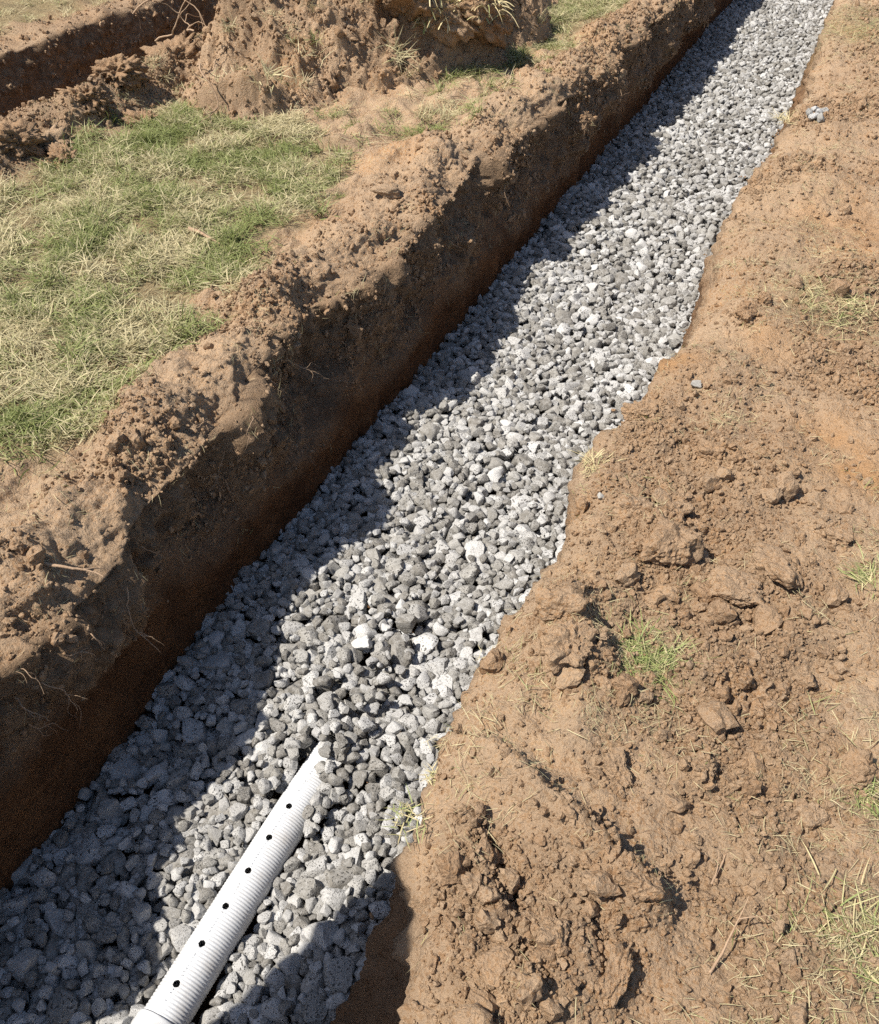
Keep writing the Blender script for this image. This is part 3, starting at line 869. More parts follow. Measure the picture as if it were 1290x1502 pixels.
# label, pixel, half length m, dims, yaw, tone
CLODS = [
    ('broad smooth-faced clod of tan earth beside the gravel edge', (931, 748), 0.058, (1, 0.95, 0.55), 0.3, 0.02),
    ('largest tan earth clod with a deep shadow on its right', (985, 805), 0.088, (1, 0.75, 0.60), 0.9, 0.03),
    ('flat crumbly earth clod just above the green grass tuft', (1078, 868), 0.066, (1, 0.8, 0.45), 0.2, 0.03),
    ('tan earth clod with dry roots hanging from its right side', (1142, 836), 0.064, (1, 0.85, 0.55), -0.5, 0.05),
    ('dark rounded damp clod on the bank edge above the crumbly one', (822, 892), 0.055, (1, 0.8, 0.62), -0.2, 0.0),
    ('crumbly earth clod on the bank edge left of the green tuft', (828, 958), 0.070, (1, 0.9, 0.62), 0.4, 0.10),
    ('lit earth clod with a small round pebble beside it, below the green tuft', (903, 1132), 0.044, (1, 0.6, 0.55), -0.6, 0.05),
    ('brown rounded clod casting a round black shadow near the lower right ridge', (938, 1303), 0.036, (1, 0.8, 0.8), 0.5, 0.02),
    ('angular grey-tan clod standing alone among crumbs at the lower bank', (815, 1375), 0.036, (1, 0.95, 0.75), 0.2, 0.03),
    ('long upright brown clod at the lower edge of the picture', (905, 1432), 0.055, (1, 0.45, 0.5), 1.45, 0.05),
    ('flat brown clod with a smooth face near the right edge', (1191, 1196), 0.036, (1, 0.8, 0.6), 0.7, 0.0),
    ('reddish broken clod above the right-hand grass tuft', (1252, 1140), 0.05, (1, 0.8, 0.55), 0.4, 0.08),
    ('half-buried tan clod above the two biggest clods', (1040, 668), 0.040, (1, 0.8, 0.6), 0.1, 0.03),
    ('rounded tan clod half sunk near the orange earth', (1228, 786), 0.036, (1, 0.8, 0.55), 0.0, 0.02),
    ('clod of dark earth with a black gap under it beside the dry tuft', (1092, 462), 0.045, (1, 0.85, 0.7), 1.3, 0.06),
    ('upright tan clod next to the black gap by the dry tuft', (1122, 446), 0.034, (0.8, 0.7, 1.0), 0.3, 0.03),
    ('craggy earth clod at the gravel edge below the stray white stone', (945, 610), 0.06, (1, 0.8, 0.6), 0.6, 0.07),
]
SKIRT = []
for i, (lab, (px, py), s, dims, yaw, tone) in enumerate(CLODS):
    h, n = hit_from(tree_r, px, py)
    if h is None: h = Vector(at(px, py))
    me = clod_mesh(900 + i, 5, 0.05 + 0.5 * tone, 9, 10, dims=(dims[0], dims[1], dims[2] * 1.35))
    o = obj('dirt_clod', me, M['clod'], None, (h.x, h.y, h.z + s * dims[2] * 0.16), (0.1 * math.sin(i * 3), 0.1 * math.cos(i * 2), yaw), s)
    tag(o, lab, 'clod', 'earth clods on the right bank')
    me.set_sharp_from_angle(angle=R(35)); SKIRT.append((h.x, h.y, h.z, s))

h, _ = hit_from(tree_m, 563, 283)
h = h or Vector(at(563, 283))
o = obj('dirt_clod', clod_mesh(950, 4, 0.02, 7, 5, (1, 0.7, 0.35)), M['clod'], None, (h.x, h.y, h.z + 0.015), (0, 0.1, 0.5), 0.075)
tag(o, 'flat smooth oval clod where the lawn meets bare earth', 'clod')

small_me = [clod_mesh(700 + k, 3, 0.07, int(6 + k % 5), 12 + k % 6, (1, 0.85 - 0.02 * (k % 4), 0.7)) for k in range(14)]
for me in small_me: me.materials.append(M['clod']); me.set_sharp_from_angle(angle=R(30))
tiny_me = []
for k in range(8):
    v, f = rock(2, 800 + k, 7, 16, (1, 0.55 + 0.05 * k, 0.5 + 0.04 * ((k * 3) % 8)), 0.25, 0.10, 3)
    tiny_me.append(mesh_np('crumb_%d' % k, v, f)); tiny_me[-1].materials.append(M['clod']); tiny_me[-1].set_sharp_from_angle(angle=R(28))


def pick_verts(V, ny, nu, dens, n, r_):
    """n random places on a sheet, density per area"""
    g = V.reshape(ny, nu, 3)
    e1 = np.linalg.norm(np.diff(g, axis=1, append=g[:, -1:]), axis=2); e2 = np.linalg.norm(np.diff(g, axis=0, append=g[-1:]), axis=2)
    pr = (e1 * e2).ravel() * dens; pr = np.clip(pr, 0, None); pr /= pr.sum()
    i = r_.choice(len(V), n, p=pr)
    nrm = np.cross(np.gradient(g, axis=1), np.gradient(g, axis=0)).reshape(-1, 3)[i]
    nrm /= np.linalg.norm(nrm, axis=1)[:, None] + 1e-12
    jit = r_.uniform(-0.5, 0.5, (n, 1)) * np.diff(g, axis=0, append=g[-1:]).reshape(-1, 3)[i] + r_.uniform(-0.5, 0.5, (n, 1)) * np.diff(g, axis=1, append=g[:, -1:]).reshape(-1, 3)[i]
    return V[i] + jit, nrm, i


def in_frame(V, m=0.1):
    d = V - CAM; z = d @ FW
    a = np.abs((d @ RT) / z); b = np.abs((d @ UP) / z)
    return (z > 0) & (a < 0.5 + m) & (b < 0.582 + m)


r_ = np.random.default_rng(77)
dr = np.where(rgtA['is_top'] & in_frame(rgtV) & (rgtV[:, 1] < 9), 0.07 + rgtA['loose'] ** 2, 0)
pts, nr, ii = pick_verts(rgtV, rgtA['ny'], rgtA['nu'], dr / (1 + 0.25 * np.abs(rgtV[:, 1]) ** 1.5), 290, r_)
TUFT_AT = [at(*q_) for q_ in ((950, 965), (960, 930), (1225, 450), (1278, 845), (1276, 1168))]
for p_, n_ in zip(pts, nr):
    if min(math.hypot(p_[0] - q_[0], p_[1] - q_[1]) for q_ in TUFT_AT) < 0.085: continue
    s = float(np.clip(r_.lognormal(math.log(0.0185), 0.45), 0.010, 0.046))
    obj('clod', small_me[int(r_.integers(14))], None, rgt, p_ + n_ * s * 0.35, tuple(r_.uniform(0, 6.28, 3)), s)
pts, nr, ii = pick_verts(rgtV, rgtA['ny'], rgtA['nu'], dr / (1 + 0.10 * np.abs(rgtV[:, 1]) ** 1.5), 42000, r_)
s = np.clip(r_.lognormal(math.log(0.0034), 0.55, len(pts)), 0.0016, 0.014)
s *= 1 + 0.12 * pts[:, 1]
scatter('earth_crumbs', tiny_me, pts + nr * s[:, None] * 0.2, r_.uniform(0, 6.28, (len(pts), 3)), np.repeat(s[:, None], 3, 1), r_.integers(0, 8, len(pts)), r_.random(len(pts)), rgt)

# broken bits lying round the big clods
sk = []
for (x_, y_, z_, s_) in SKIRT:
    for k in range(70):
        a_ = r_.uniform(0, 6.28); d_ = s_ * (0.75 + abs(r_.normal(0, 0.45))); xx, yy = x_ + d_ * math.cos(a_), y_ + d_ * math.sin(a_)
        sk.append((xx, yy, drop_on(tree_r, xx, yy, z_), min(0.014, r_.lognormal(math.log(0.005), 0.5))))
sk = np.array(sk); n = len(sk)
scatter('clod_crumbs', tiny_me, sk[:, :3] + np.array([0, 0, 0.001]), r_.uniform(0, 6.28, (n, 3)), np.repeat(sk[:, 3:4], 3, 1), r_.integers(0, 8, n), r_.random(n), rgt)
# earth that trickled from the right lip onto the edge stones
yy_ = r_.uniform(0.75, 7.5, 2600); rr_ = np.abs(r_.normal(0, 0.06, 2600)) * np.clip(0.4 + 1.4 * fbm(np.stack([yy_ * 0, yy_, yy_ * 0], 1), 2.0, 2, 77), 0.1, 2)
xx_ = np.minimum(right_rim(yy_), -0.40) - rr_ + 0.01
zz_ = np.full(2600, GZ) + 0.085 * sstep(0.95, 1.5, yy_) + 0.03 + r_.uniform(-0.02, 0.01, 2600)
s = np.clip(r_.lognormal(math.log(0.0045), 0.5, 2600), 0.002, 0.014)
scatter('fallen_crumbs', tiny_me, np.stack([xx_, yy_, zz_], 1), r_.uniform(0, 6.28, (2600, 3)), np.repeat(s[:, None], 3, 1), r_.integers(0, 8, 2600), r_.random(2600), bed)

rimz = np.exp(-((midV[:, 0] - midA['rim'] + 0.12) / 0.16) ** 2)
wallup = (~midA['is_top']) * (1 - midA['damp']) * (midV[:, 0] > -2.2)
dm = np.where(in_frame(midV) & (midV[:, 1] < 9.2), (midA['is_top'] * rimz + 0.5 * wallup) * (0.05 + midA['rough'] * midA['crumble'] ** 1.3), 0) + np.where(in_frame(midV), 0.6 * (np.abs(midV[:, 0] + 3.8) < 0.25) * (midV[:, 1] < 5.6) * (midV[:, 1] > 2.3), 0)
pts, nr, ii = pick_verts(midV, midA['ny'], midA['nu'], dm / (1 + 0.2 * np.abs(midV[:, 1]) ** 1.3), 160, r_)
for p_, n_ in zip(pts, nr):
    s = float(np.clip(r_.lognormal(math.log(0.018), 0.35), 0.011, 0.04))
    obj('clod', small_me[int(r_.integers(14))], None, mid, p_ + n_ * s * 0.35, tuple(r_.uniform(0, 6.28, 3)), s)
pts, nr, ii = pick_verts(midV, midA['ny'], midA['nu'], dm / (1 + 0.08 * np.abs(midV[:, 1]) ** 1.3), 30000, r_)
s = np.clip(r_.lognormal(math.log(0.0042), 0.55, len(pts)), 0.0018, 0.015) * (1 + 0.08 * pts[:, 1])
scatter('earth_crumbs', tiny_me, pts + nr * s[:, None] * 0.2, r_.uniform(0, 6.28, (len(pts), 3)), np.repeat(s[:, None], 3, 1), r_.integers(0, 8, len(pts)), r_.random(len(pts)), mid)

nyf = len(farV) // farA['nu']
df = np.where(in_frame(farV) & (farV[:, 1] < 9.5), (1 - farA['turf']) + 0.02, 0)
pts, nr, ii = pick_verts(farV, nyf, farA['nu'], df, 3500, r_)
s = np.clip(r_.lognormal(math.log(0.010), 0.5, len(pts)), 0.004, 0.03)
scatter('earth_crumbs', tiny_me, pts, r_.uniform(0, 6.28, (len(pts), 3)), np.repeat(s[:, None], 3, 1), r_.integers(0, 8, len(pts)), r_.random(len(pts)), far)

# heap of big clods along the second trench, each its own thing
HEAP = [((55, 190), 0.17, 'leftmost low clod of the heap along the second trench'), ((20, 205), 0.13, 'clod at the left edge of the picture on the second trench rim'),
        ((130, 150), 0.15, 'flat grey clod in the middle of the heap by the second trench'), ((175, 125), 0.14, 'clod left of the tallest one on the second trench rim'),
        ((255, 80), 0.21, 'tallest rounded clod wrapped in roots beside the second trench'), ((90, 205), 0.11, 'small clod in front of the heap next to the lawn'),
        ((205, 150), 0.10, 'small clod below the tallest one, touching the grass')]
for i, ((px, py), s, lab) in enumerate(HEAP):
    p_ = at(px, py, 0.10); z = drop_on(tree_m, p_[0], p_[1])
    o = obj('dirt_clod', clod_mesh(960 + i, 5, 0.30, 8, 6, (1, 0.85, 0.60)), M['clod'], None, (p_[0], p_[1], z + s * 0.08), (0.2 * math.sin(i), 0.2, i * 1.1), s * 0.9)
    tag(o, lab, 'clod', 'clods heaped along the second trench')

# ------------------------------------------------------------------ spoil mound
def spoil_mound():
    c = np.array([-3.03, 5.95]); nr_, na = 190, 520
    rr = np.linspace(0, 1, nr_) ** 0.85; aa = np.linspace(0, 2 * math.pi, na, endpoint=False)
    Rg, Ag = np.meshgrid(rr, aa, indexing='ij')
    ex = 0.88 + 0.08 * np.sin(2 * Ag + 0.5) + 0.07 * np.sin(3 * Ag + 1); ey = 1.95 + 0.12 * np.sin(2 * Ag)
    x = c[0] + Rg * ex * np.cos(Ag); y = c[1] + Rg * ey * np.sin(Ag)
    h = 0.72 * (1 - Rg ** 2.0)
    p = np.stack([x.ravel(), y.ravel(), h.ravel()], 1)
    uv = p[:, :2]
    w_ = np.clip(h.ravel() * 7, 0, 1)
    z = h.ravel() + w_ * (0.17 * fbm(p, 1.6, 5, 300, 0.6) + 0.8 * lumps(uv, 0.22, 41, 0.6) + 0.9 * lumps(uv + 5, 0.09, 42, 0.6) + 0.9 * lumps(uv + 2, 0.04, 43, 0.7)) + 0.05 * fbm(p, 5, 5, 305, 0.6) - 0.05
    flap = np.exp(-((x.ravel() + 2.55) / 0.20) ** 2 - ((y.ravel() - 6.15) / 0.40) ** 2)
    z += 0.22 * flap * sstep(-0.2, 0.1, fbm(p, 3, 2, 310))
    p[:, 2] = z
    i = np.arange(nr_ * na).reshape(nr_, na); j = np.roll(i, -1, 1)
    f = np.stack([i[:-1], i[1:], j[1:], j[:-1]], -1).reshape(-1, 4)
    tp = np.clip(0.25 + 0.6 * fbm(p, 2, 3, 320), 0, 0.8)
    o = obj('spoil_mound', mesh_np('spoil_mound', p, f, attrs=dict(topsoil=tp, damp=np.zeros(len(p)), turf=0.6 * flap)), M['soil'])
    tag(o, 'tall heap of dug-out earth with torn sod on its right flank', 'earth mound')
    return o, p, flap


mound, moundV, moundF = spoil_mound()
r_ = np.random.default_rng(91)
ok = np.where(in_frame(moundV) & (moundV[:, 2] > 0.02))[0]
ok = r_.choice(ok, 70)
for i in ok:
    s = float(np.clip(r_.lognormal(math.log(0.028), 0.4), 0.015, 0.07))
    obj('clod', small_me[int(r_.integers(14))], None, mound, moundV[i] + np.array([0, 0, s * 0.1]), tuple(r_.uniform(0, 6.28, 3)), s)
ok = np.where(in_frame(moundV) & (moundV[:, 2] > 0.0))[0]; ok = r_.choice(ok, 12000)
s = np.clip(r_.lognormal(math.log(0.0085), 0.5, len(ok)), 0.004, 0.03)
scatter('earth_crumbs', tiny_me, moundV[ok] + r_.normal(0, 0.006, (len(ok), 3)) * np.array([1, 1, 0.1]), r_.uniform(0, 6.28, (len(ok), 3)), np.repeat(s[:, None], 3, 1), r_.integers(0, 8, len(ok)), r_.random(len(ok)), mound)

# ------------------------------------------------------------------ grass
def blade(r_, L, lie, wd, spread, z0=0.0, seg=4):
    """one bent blade as a strip; lie 0 upright .. 1 flat"""
    a = r_.uniform(0, 2 * math.pi); el = (1 - lie) * R(80) + lie * R(r_.uniform(-2, 14))
    d = np.array([math.cos(a) * math.cos(el), math.sin(a) * math.cos(el), math.sin(el)])
    side = np.array([-math.sin(a), math.cos(a), 0.0]) * math.cos(r_.uniform(-0.8, 0.8)) + np.array([0, 0, 1]) * math.sin(r_.uniform(-0.6, 0.6))
    p0 = np.array([r_.normal(0, spread), r_.normal(0, spread), z0])
    kink = r_.normal(0, 0.25); pts = [p0]
    for k in range(seg):
        d = d + np.array([0, 0, -0.22 * (1 - lie) - 0.02]) + side * kink * 0.35; d /= np.linalg.norm(d)
        pts.append(pts[-1] + d * L / seg)
    pts = np.array(pts); pts[:, 2] = np.maximum(pts[:, 2], 0.001)
    wv = wd * np.array([0.8, 1.0, 0.9, 0.6, 0.08])[:seg + 1]
    v = np.concatenate([pts - side * wv[:, None] / 2, pts + side * wv[:, None] / 2])
    n = seg + 1
    f = np.array([[k, k + 1, n + k + 1, n + k] for k in range(seg)])
    return v, f


def clump(seed, n, L, lie, wd, spread, zmax=0.012):
    r_ = np.random.default_rng(seed); parts, bt = [], []
    for k in range(n):
        v, f = blade(r_, L * r_.uniform(0.5, 1.4), np.clip(r_.normal(*lie), 0, 1), wd * r_.uniform(0.6, 1.3), spread, r_.uniform(0, zmax))
        parts.append((v, f)); bt += [r_.random()] * len(v)
    v, f = join_np(parts)
    return mesh_np('grass_blades', v, f, True, dict(blade=bt))


mats_me = [clump(1000 + k, 50, 0.058, (0.84, 0.16), 0.0030, 0.036, 0.018) for k in range(9)] + [clump(1050 + k, 34, 0.075, (0.5, 0.2), 0.0032, 0.018) for k in range(5)]
for me in mats_me: me.materials.append(M['grass'])
straw_me = [clump(1100 + k, 1 + k % 2, 0.036, (0.97, 0.03), 0.0014, 0.008, 0.005) for k in range(10)] + [clump(1120 + k, 11, 0.034, (0.93, 0.07), 0.0013, 0.024, 0.007) for k in range(4)]
for me in straw_me: me.materials.append(M['grass'])


def to_euler(nrm, yaw):
    out = np.zeros((len(nrm), 3))
    for i, (n_, y_) in enumerate(zip(nrm, yaw)):
        qz = Vector(n_).to_track_quat('Z', 'Y') @ Euler((0, 0, y_)).to_quaternion()
        out[i] = qz.to_euler()
    return out


r_ = np.random.default_rng(123)
# lawn on the middle bank
gd = np.where(in_frame(midV, 0.15) & (midV[:, 1] < 10), midA['turf'] * midA['is_top'], 0)
thin = np.clip(0.55 + 1.5 * fbm(midV * np.array([1, 1, 0]), 3.2, 4, 400), 0.22, 1.2)
gd = gd ** 1.4 * thin
mnd = np.hypot((midV[:, 0] + 3.03) / 0.80, (midV[:, 1] - 5.95) / 1.75) < 1
gd = np.maximum(gd, np.where(in_frame(midV, 0.15) & midA['is_top'], 0.14 * np.clip(0.3 + 1.5 * fbm(midV * np.array([1, 1, 0]), 3.0, 3, 402), 0, 1) * sstep(3.7, 4.1, midV[:, 1]) * (midV[:, 0] < midA['rim'] - 0.22), 0))
gd[mnd] = 0
pts, nr, ii = pick_verts(midV, midA['ny'], midA['nu'], gd / (1 + 0.05 * midV[:, 1]), 4900, r_)
nr = nr * 0.5 + np.array([0, 0, 0.5])
green = np.clip(0.52 + 0.45 * fbm(pts, 1.5, 3, 410) + 0.65 * fbm(pts, 4.5, 3, 411) + r_.normal(0, 0.16, len(pts)), 0, 1)
up_ = (r_.random(len(pts)) < 0.10 + 0.22 * green)
pk = np.where(up_, r_.integers(9, 14, len(pts)), r_.integers(0, 9, len(pts)))
sc = r_.uniform(0.75, 1.25, len(pts))
lawn = scatter('lawn_grass', mats_me, pts, to_euler(nr, r_.uniform(0, 6.28, len(pts))), np.repeat(sc[:, None], 3, 1), pk, green)
tag(lawn, 'matted yellow-green lawn grass between the trenches', 'grass')
# grass on the far bank
gd = np.where(in_frame(farV, 0.1) & (farV[:, 1] < 12), farA['turf'], 0)
nyf = len(farV) // farA['nu']
pts, nr, ii = pick_verts(farV, nyf, farA['nu'], gd, 500, r_)
g2 = scatter('far_grass', mats_me, pts, to_euler(nr * 0.3 + np.array([0, 0, 0.7]), r_.uniform(0, 6.28, len(pts))), np.full((len(pts), 3), 1.2), r_.integers(0, 14, len(pts)), np.clip(r_.normal(0.2, 0.15, len(pts)), 0, 1))
tag(g2, 'dry grass beyond the second trench', 'grass')
# straw lying on bare earth
ds = np.where(in_frame(rgtV) & rgtA['is_top'] & (rgtV[:, 1] < 9.2), 0.10 + 0.9 * np.clip(fbm(rgtV * np.array([1, 1, 0]), 2.4, 2, 420) + 0.1, 0, 1) * (1 - 0.8 * rgtA['loose']) + 3.5 * rgtA['turf'], 0)
cst = at(960, 1060)
ds = ds + np.where(in_frame(rgtV) & rgtA['is_top'], 1.2 * np.exp(-((rgtV[:, 0] - cst[0]) ** 2 + (rgtV[:, 1] - cst[1]) ** 2) / 0.018), 0)
ds = ds + np.where(in_frame(rgtV) & rgtA['is_top'], 1.0 * sstep(0.12, 0.30, rgtV[:, 0]) * (1 - sstep(1.1, 1.6, rgtV[:, 1])), 0)
pts, nr, ii = pick_verts(rgtV, rgtA['ny'], rgtA['nu'], ds, 5600, r_)
st = scatter('scattered_straw', straw_me, pts + nr * 0.002, to_euler(nr * 0.6 + np.array([0, 0, 0.4]), r_.uniform(0, 6.28, len(pts))), np.repeat(r_.uniform(0.35, 1.25, (len(pts), 1)), 3, 1), r_.integers(0, 14, len(pts)), np.clip(r_.normal(0.05, 0.2, len(pts)) + 0.5 * rgtA['turf'][ii], 0, 1))
tag(st, 'dry straw scattered over the right bank', 'straw')
bare = np.where(in_frame(midV) & midA['is_top'] & (midV[:, 1] < 9.2) & (midV[:, 0] > -3.9), (1 - midA['turf']) * np.clip(0.25 + fbm(midV, 2.2, 2, 430), 0.04, 1) + 0.25 * sstep(3.9, 4.6, midV[:, 1]), 0) + np.where((wallup > 0) & in_frame(midV), 0.12, 0)
pts, nr, ii = pick_verts(midV, midA['ny'], midA['nu'], bare, 3000, r_)
st = scatter('scattered_straw', straw_me, pts + nr * 0.003, to_euler(nr, r_.uniform(0, 6.28, len(pts))), np.repeat(r_.uniform(0.5, 1.2, (len(pts), 1)), 3, 1), r_.integers(0, 14, len(pts)), np.clip(r_.normal(0.05, 0.15, len(pts)), 0, 1))
tag(st, 'dry straw and torn grass on the bare rim left of the gravel', 'straw')
# sod torn up with the mound
ok = np.where(in_frame(moundV) & (moundF > 0.25))[0]; ok = r_.choice(ok, 200)
ok2 = np.where(in_frame(moundV) & (moundV[:, 2] > 0.05))[0]; ok = np.concatenate([ok, r_.choice(ok2, 110)])
nn = np.tile(np.array([0.25, -0.15, 0.8]), (len(ok), 1)) + r_.normal(0, 0.4, (len(ok), 3))
sod = scatter('torn_sod', mats_me, moundV[ok], to_euler(nn, r_.uniform(0, 6.28, len(ok))), np.repeat(r_.uniform(0.8, 1.8, (len(ok), 1)), 3, 1), r_.integers(0, 14, len(ok)), np.clip(r_.normal(0.15, 0.2, len(ok)), 0, 1), mound)

# sods torn out and tipped on the mound's right flank
tree_d = BVHTree.FromPolygons([tuple(p) for p in moundV], [tuple(int(k_) for k_ in f_.vertices) for f_ in mound.data.polygons])
SODS = [((648, 45), 0.36, 0.21, 0.6, 'large sod clod with hanging grass overhanging a dark hollow on the mound'),
        ((700, 40), 0.30, 0.22, 1.6, 'sod clod at the right foot of the mound casting shadow on the grass'),
        ((600, 12), 0.48, 0.20, 2.4, 'upper sod clod near the top edge on the mound')]
for i, ((px, py), z, s, yaw, lab) in enumerate(SODS):
    hh, _ = hit_from(tree_d, px, py)
    p_ = np.array(hh) if hh is not None else at(px, py, 0.15)
    p_ = p_ + np.array([0.03, 0, 0.07])
    root = empty('sod_clod', p_); tag(root, lab, 'sod', 'sods tipped on the mound')
    me = clod_mesh(1500 + i, 5, 0.16, 8, 9, (1, 0.85, 0.62)); me.materials.append(M['clod'])
    e_ = obj('earth', me, None, root, (0, 0, 0), (0.25, 0.45, yaw), s)
    r2 = np.random.default_rng(1600 + i); parts, bt = [], []
    V = np.array([v_.co[:] for v_ in me.vertices])
    Rm = np.array(Euler((0.25, 0.45, yaw)).to_matrix()); W = (V @ Rm.T) * s
    ok = np.where(W[:, 2] > 0.02)[0]
    for k in r2.choice(ok, 200):
        v, f = blade(r2, 0.10 * r2.uniform(0.4, 1.3), np.clip(r2.normal(0.8, 0.2), 0, 1), 0.0028, 0.014)
        v = v + W[k]; out = W[k] / np.linalg.norm(W[k]); v += out * np.linspace(0, 0.02, len(v))[:, None]
        hang = np.hypot(v[:, 0] - W[k][0], v[:, 1] - W[k][1]); v[:, 2] -= 5 * hang ** 2
        parts.append((v, f)); bt += [np.clip(r2.normal(0.22, 0.22), 0, 1)] * len(v)
    v, f = join_np(parts)
    obj('turf', mesh_np('turf', v, f, True, dict(blade=bt)), M['tuft'], root)['kind'] = 'stuff'

TUFTS = [((950, 965), 'thick green grass tuft growing out of the bare right bank', 420, 0.090, 0.032, 0.75),
         ((1225, 450), 'wide dry yellow-green grass tuft at the right edge, highest up', 170, 0.12, 0.07, 0.35),
         ((1278, 845), 'small green grass tuft at the right edge beside tan clods', 70, 0.07, 0.02, 0.6),
         ((872, 680), 'straw-coloured tuft hanging over the gravel edge', 60, 0.075, 0.016, 0.15),
         ((598, 1205), 'pale green tuft leaning over the gravel near the pipe', 26, 0.055, 0.014, 0.45),
         ((1276, 1168), 'green tuft at the right edge beside the reddish clod', 60, 0.06, 0.018, 0.62),
         ((1268, 1400), 'loose green and straw tuft in the lower right corner', 130, 0.10, 0.04, 0.5),
         ((640, 1140), 'tiny dry tuft on the bank edge above the pale green one', 25, 0.04, 0.008, 0.3),
         ((1155, 175), 'dry tuft on the far gravel edge near spilled stones', 70, 0.11, 0.03, 0.12),
         ((1275, 45), 'green and straw grass patch in the upper right corner', 150, 0.14, 0.12, 0.4)]
for i, ((px, py), lab, n, L, sp, gr) in enumerate(TUFTS):
    h, _ = hit_from(tree_r, px, py)
    if h is None: h = Vector(at(px, py))
    r2 = np.random.default_rng(1300 + i); parts, bt = [], []
    for k in range(int(n * 1.9)):
        v, f = blade(r2, L * 0.72 * r2.uniform(0.4, 1.3), np.clip(r2.normal(0.72, 0.22), 0, 1), 0.0023 * r2.uniform(0.6, 1.3), sp * 1.25)
        parts.append((v, f)); bt += [np.clip(r2.normal(gr, 0.25), 0, 1)] * len(v)
    v, f = join_np(parts)
    o = obj('grass_tuft', mesh_np('grass_tuft', v, f, True, dict(blade=bt)), M['tuft'], None, (h.x, h.y, h.z - 0.004))
    tag(o, lab, 'grass tuft', 'grass tufts on the right bank', 'stuff' if i == 9 else None)

# ------------------------------------------------------------------ roots, sticks, stray stones
def wander(p0, d, L, n, r_, sag=0.0, wob=0.25):
    pts = [np.array(p0, float)]; d = np.array(d, float); d /= np.linalg.norm(d)
    for k in range(n):
        d = d + r_.normal(0, wob, 3) + np.array([0, 0, -sag]); d /= np.linalg.norm(d)
        pts.append(pts[-1] + d * L / n)
    return np.array(pts)


def root_obj(name, seed, p0, d, L, rad, branches=2, sag=0.05, wob=0.22, parent=None):
    r2 = np.random.default_rng(seed); main = wander(p0, d, L, 14, r2, sag, wob)
    parts = [tube_np(main, np.linspace(rad, rad * 0.3, len(main)), 6)]
    for k in range(branches):
        i = int(r2.integers(2, 11)); dd = (main[i + 1] - main[i]) / np.linalg.norm(main[i + 1] - main[i]) + r2.normal(0, 0.6, 3)
        b_ = wander(main[i], dd, L * r2.uniform(0.25, 0.55), 8, r2, sag, wob)
        parts.append(tube_np(b_, np.linspace(rad * 0.55, rad * 0.15, len(b_)), 5))
    v, f = join_np(parts); base = np.array(p0)
    return obj(name, mesh_np(name, v - base, f), M['root'], parent, base)


def wall_hit(px, py):
    h, n = hit_from(tree_m, px, py)
    return (np.array(h), np.array(n)) if h is not None else (at(px, py, -0.2), np.array([1.0, 0, 0]))


p_, n_ = wall_hit(57, 828)
tag(root_obj('root', 1, p_ + n_ * 0.01, np.array([0.55, -0.15, -0.25]) + n_ * 0.3, 0.16, 0.0052, 1, 0.02, 0.12), 'thick pale broken root sticking out of the left rim', 'root')
p_, n_ = wall_hit(290, 750)
tag(root_obj('root', 2, p_ + n_ * 0.012, np.array([0.25, 0.1, -0.9]), 0.26, 0.0026, 4, 0.10, 0.2), 'thin forked root hanging down the shaded trench wall', 'root')
p_, n_ = wall_hit(185, 860)
tag(root_obj('root', 3, p_ + n_ * 0.012, np.array([0.1, -0.1, -0.9]), 0.24, 0.0020, 4, 0.12, 0.25), 'fine hair-like root dangling left of the forked one', 'root')
for k, (px, py, dd, L, lab) in enumerate([(195, 20, (0.5, 0.2, 0.3), 0.75, 'longest curling root arching over the second trench rim'), (228, 60, (0.3, -0.2, 0.6), 0.5, 'thin bent root in front of the tallest clod'),
                                          (285, 45, (-0.5, 0.3, 0.35), 0.42, 'straight pale root pointing up left above the tallest clod'), (290, 95, (0.4, -0.3, 0.2), 0.45, 'forked root lying on the right of the tallest clod')]):
    p_ = at(px, py, 0.25)
    tag(root_obj('root', 20 + k, p_, np.array(dd), L, 0.0058, 3, 0.03, 0.26), lab, 'root', 'roots beside the second trench')
r_ = np.random.default_rng(55)
for k, (px, py) in enumerate([(245, 640), (150, 900), (330, 660), (480, 560), (540, 470), (610, 385), (740, 270), (735, 300), (655, 350), (20, 1020), (40, 1060), (395, 560), (860, 180), (330, 700), (205, 800), (445, 640), (95, 960), (130, 930), (260, 780), (300, 620), (370, 610), (420, 520), (560, 520), (590, 430), (680, 300), (700, 330), (780, 230), (820, 210), (910, 130), (60, 1000), (10, 960), (500, 500)]):
    p_, n_ = wall_hit(px, py)
    root_obj('rootlet', 60 + k, p_ + n_ * 0.006, n_ * 0.5 + np.array([0, r_.normal(0, 0.3), -0.8]), r_.uniform(0.07, 0.20), r_.uniform(0.0012, 0.0023), 3, 0.10, 0.3, mid)

STICKS = [((840, 1330), 0.10, 'pale dry straw stalk standing out of the trampled earth'), ((1020, 1420), 0.16, 'bent brown twig lying near the lower edge'), ((930, 1190), 0.09, 'short twig beside the lit clod')]
for k, ((px, py), L, lab) in enumerate([((1042, 1300), 0.10, 'pale forked straw stalk lying right of the lower ridge'), ((1040, 1430), 0.15, 'curved brown twig near the lower edge of the picture')]):
    h, n_ = hit_from(tree_r, px, py); h = np.array(h) if h is not None else at(px, py)
    tag(root_obj('twig', 120 + k, h + np.array([0, 0, 0.006]), np.array([0.35, 0.9, 0.03]), L, 0.003, 1, 0.0, 0.08), lab, 'twig')
h, _ = hit_from(tree_m, 280, 345); h = np.array(h) if h is not None else at(280, 345)
tag(root_obj('twig', 130, h + np.array([0, 0, 0.03]), np.array([0.8, -0.2, 0.0]), 0.22, 0.010, 0, 0.0, 0.06), 'weathered stick lying in the middle of the lawn', 'twig')

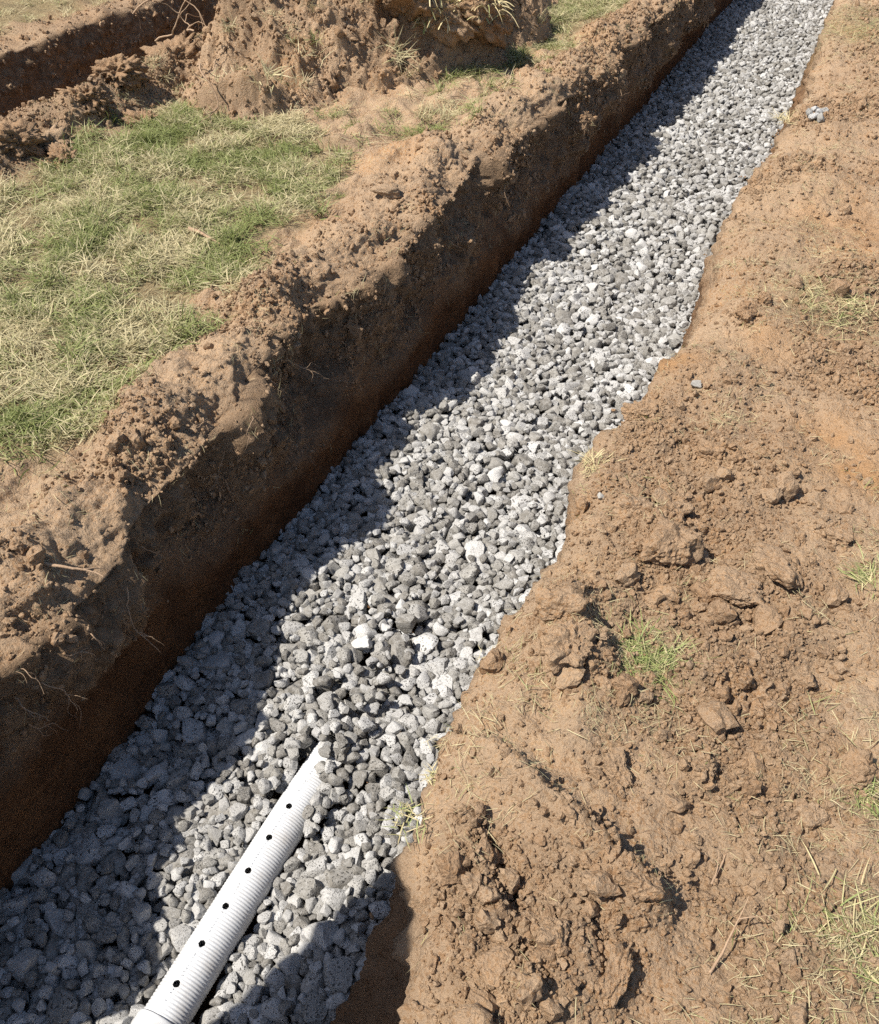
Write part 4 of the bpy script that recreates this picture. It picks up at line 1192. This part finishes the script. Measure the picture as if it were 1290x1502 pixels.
for k, (px, py, s, lab) in enumerate([(1021, 566, 0.018, 'stray white stone resting on the bank below the dry tuft'), (882, 730, 0.012, 'small white pebble left of the smooth-faced clod'),
                                      (695, 1106, 0.010, 'round tan pebble at the top end of the lower ridge'), (876, 1136, 0.014, 'round pebble leaning on the lit clod')]):
    h, _ = hit_from(tree_r, px, py); h = h if h is not None else Vector(at(px, py))
    o = obj('pebble', stone_me[k + 3].copy(), None, None, (h.x, h.y, h.z + s * 0.4), (0.2, 0.1, k), s)
    o.data.materials.clear(); o.data.materials.append(M['pale'] if k < 2 else M['clod'])
    tag(o, lab, 'pebble')
for k, (px, py) in enumerate([(1187, 172), (1194, 166), (1200, 171), (1208, 168), (1192, 176), (1203, 178)]):
    h, _ = hit_from(tree_r, px, py); h = h if h is not None else Vector(at(px, py))
    o = obj('spilled_stone', stone_me[k + 9], None, None, (h.x, h.y, h.z + 0.02), (0.2, 0.4, k), 0.026)
    tag(o, 'pale gravel stone spilled on the bank beside the far dry tuft', 'stone', 'stones spilled on the far right bank')
hh, _ = hit_from(tree_d, 497, 46); p_ = np.array(hh) if hh is not None else at(497, 46, 0.45)
o = obj('pale_stone', stone_me[5].copy(), None, mound, p_, (0.3, 0.5, 0.2), 0.035)
o.data.materials.clear(); o.data.materials.append(M['clod'])

# unseen plywood added on the left bank to shade the gravel by the pipe
def blocker():
    root = empty('added_sun_blocker', (-1.75, -1.0, 0)); tag(root, 'plywood board added out of view on the left bank to shade the gravel', 'blocker')
    d = np.array([0, 0.543, 0.84]); u = np.array([0, -0.84, 0.543]); n = np.array([1.0, 0, 0])
    o0 = np.array([0.0, -0.16, 0.03])
    def slab(name, o_, a, b_, c, mat):
        v = np.array([o_ + a * i + b_ * j + c * k for i in (0, 1) for j in (0, 1) for k in (0, 1)])
        f = np.array([[0, 1, 3, 2], [4, 6, 7, 5], [0, 4, 5, 1], [2, 3, 7, 6], [0, 2, 6, 4], [1, 5, 7, 3]])
        return obj(name, mesh_np(name, v, f, False), mat, root)
    slab('blocker_panel', o0, d * 2.5, u * 1.22, n * 0.018, M['ply'])
    for t, off in ((1.3, 0.3), (1.3, 0.95)):
        a = o0 + d * t + u * off; b_ = np.array([-0.9, a[1] - 0.1, 0.0])
        ax = b_ - a; s1 = np.cross(ax, [0, 0, 1.0]); s1 = s1 / np.linalg.norm(s1) * 0.05; s2 = np.cross(ax, s1); s2 = s2 / np.linalg.norm(s2) * 0.05
        slab('blocker_prop', a, ax, s1, s2, M['ply'])


blocker()
print('objects', len(bpy.data.objects))
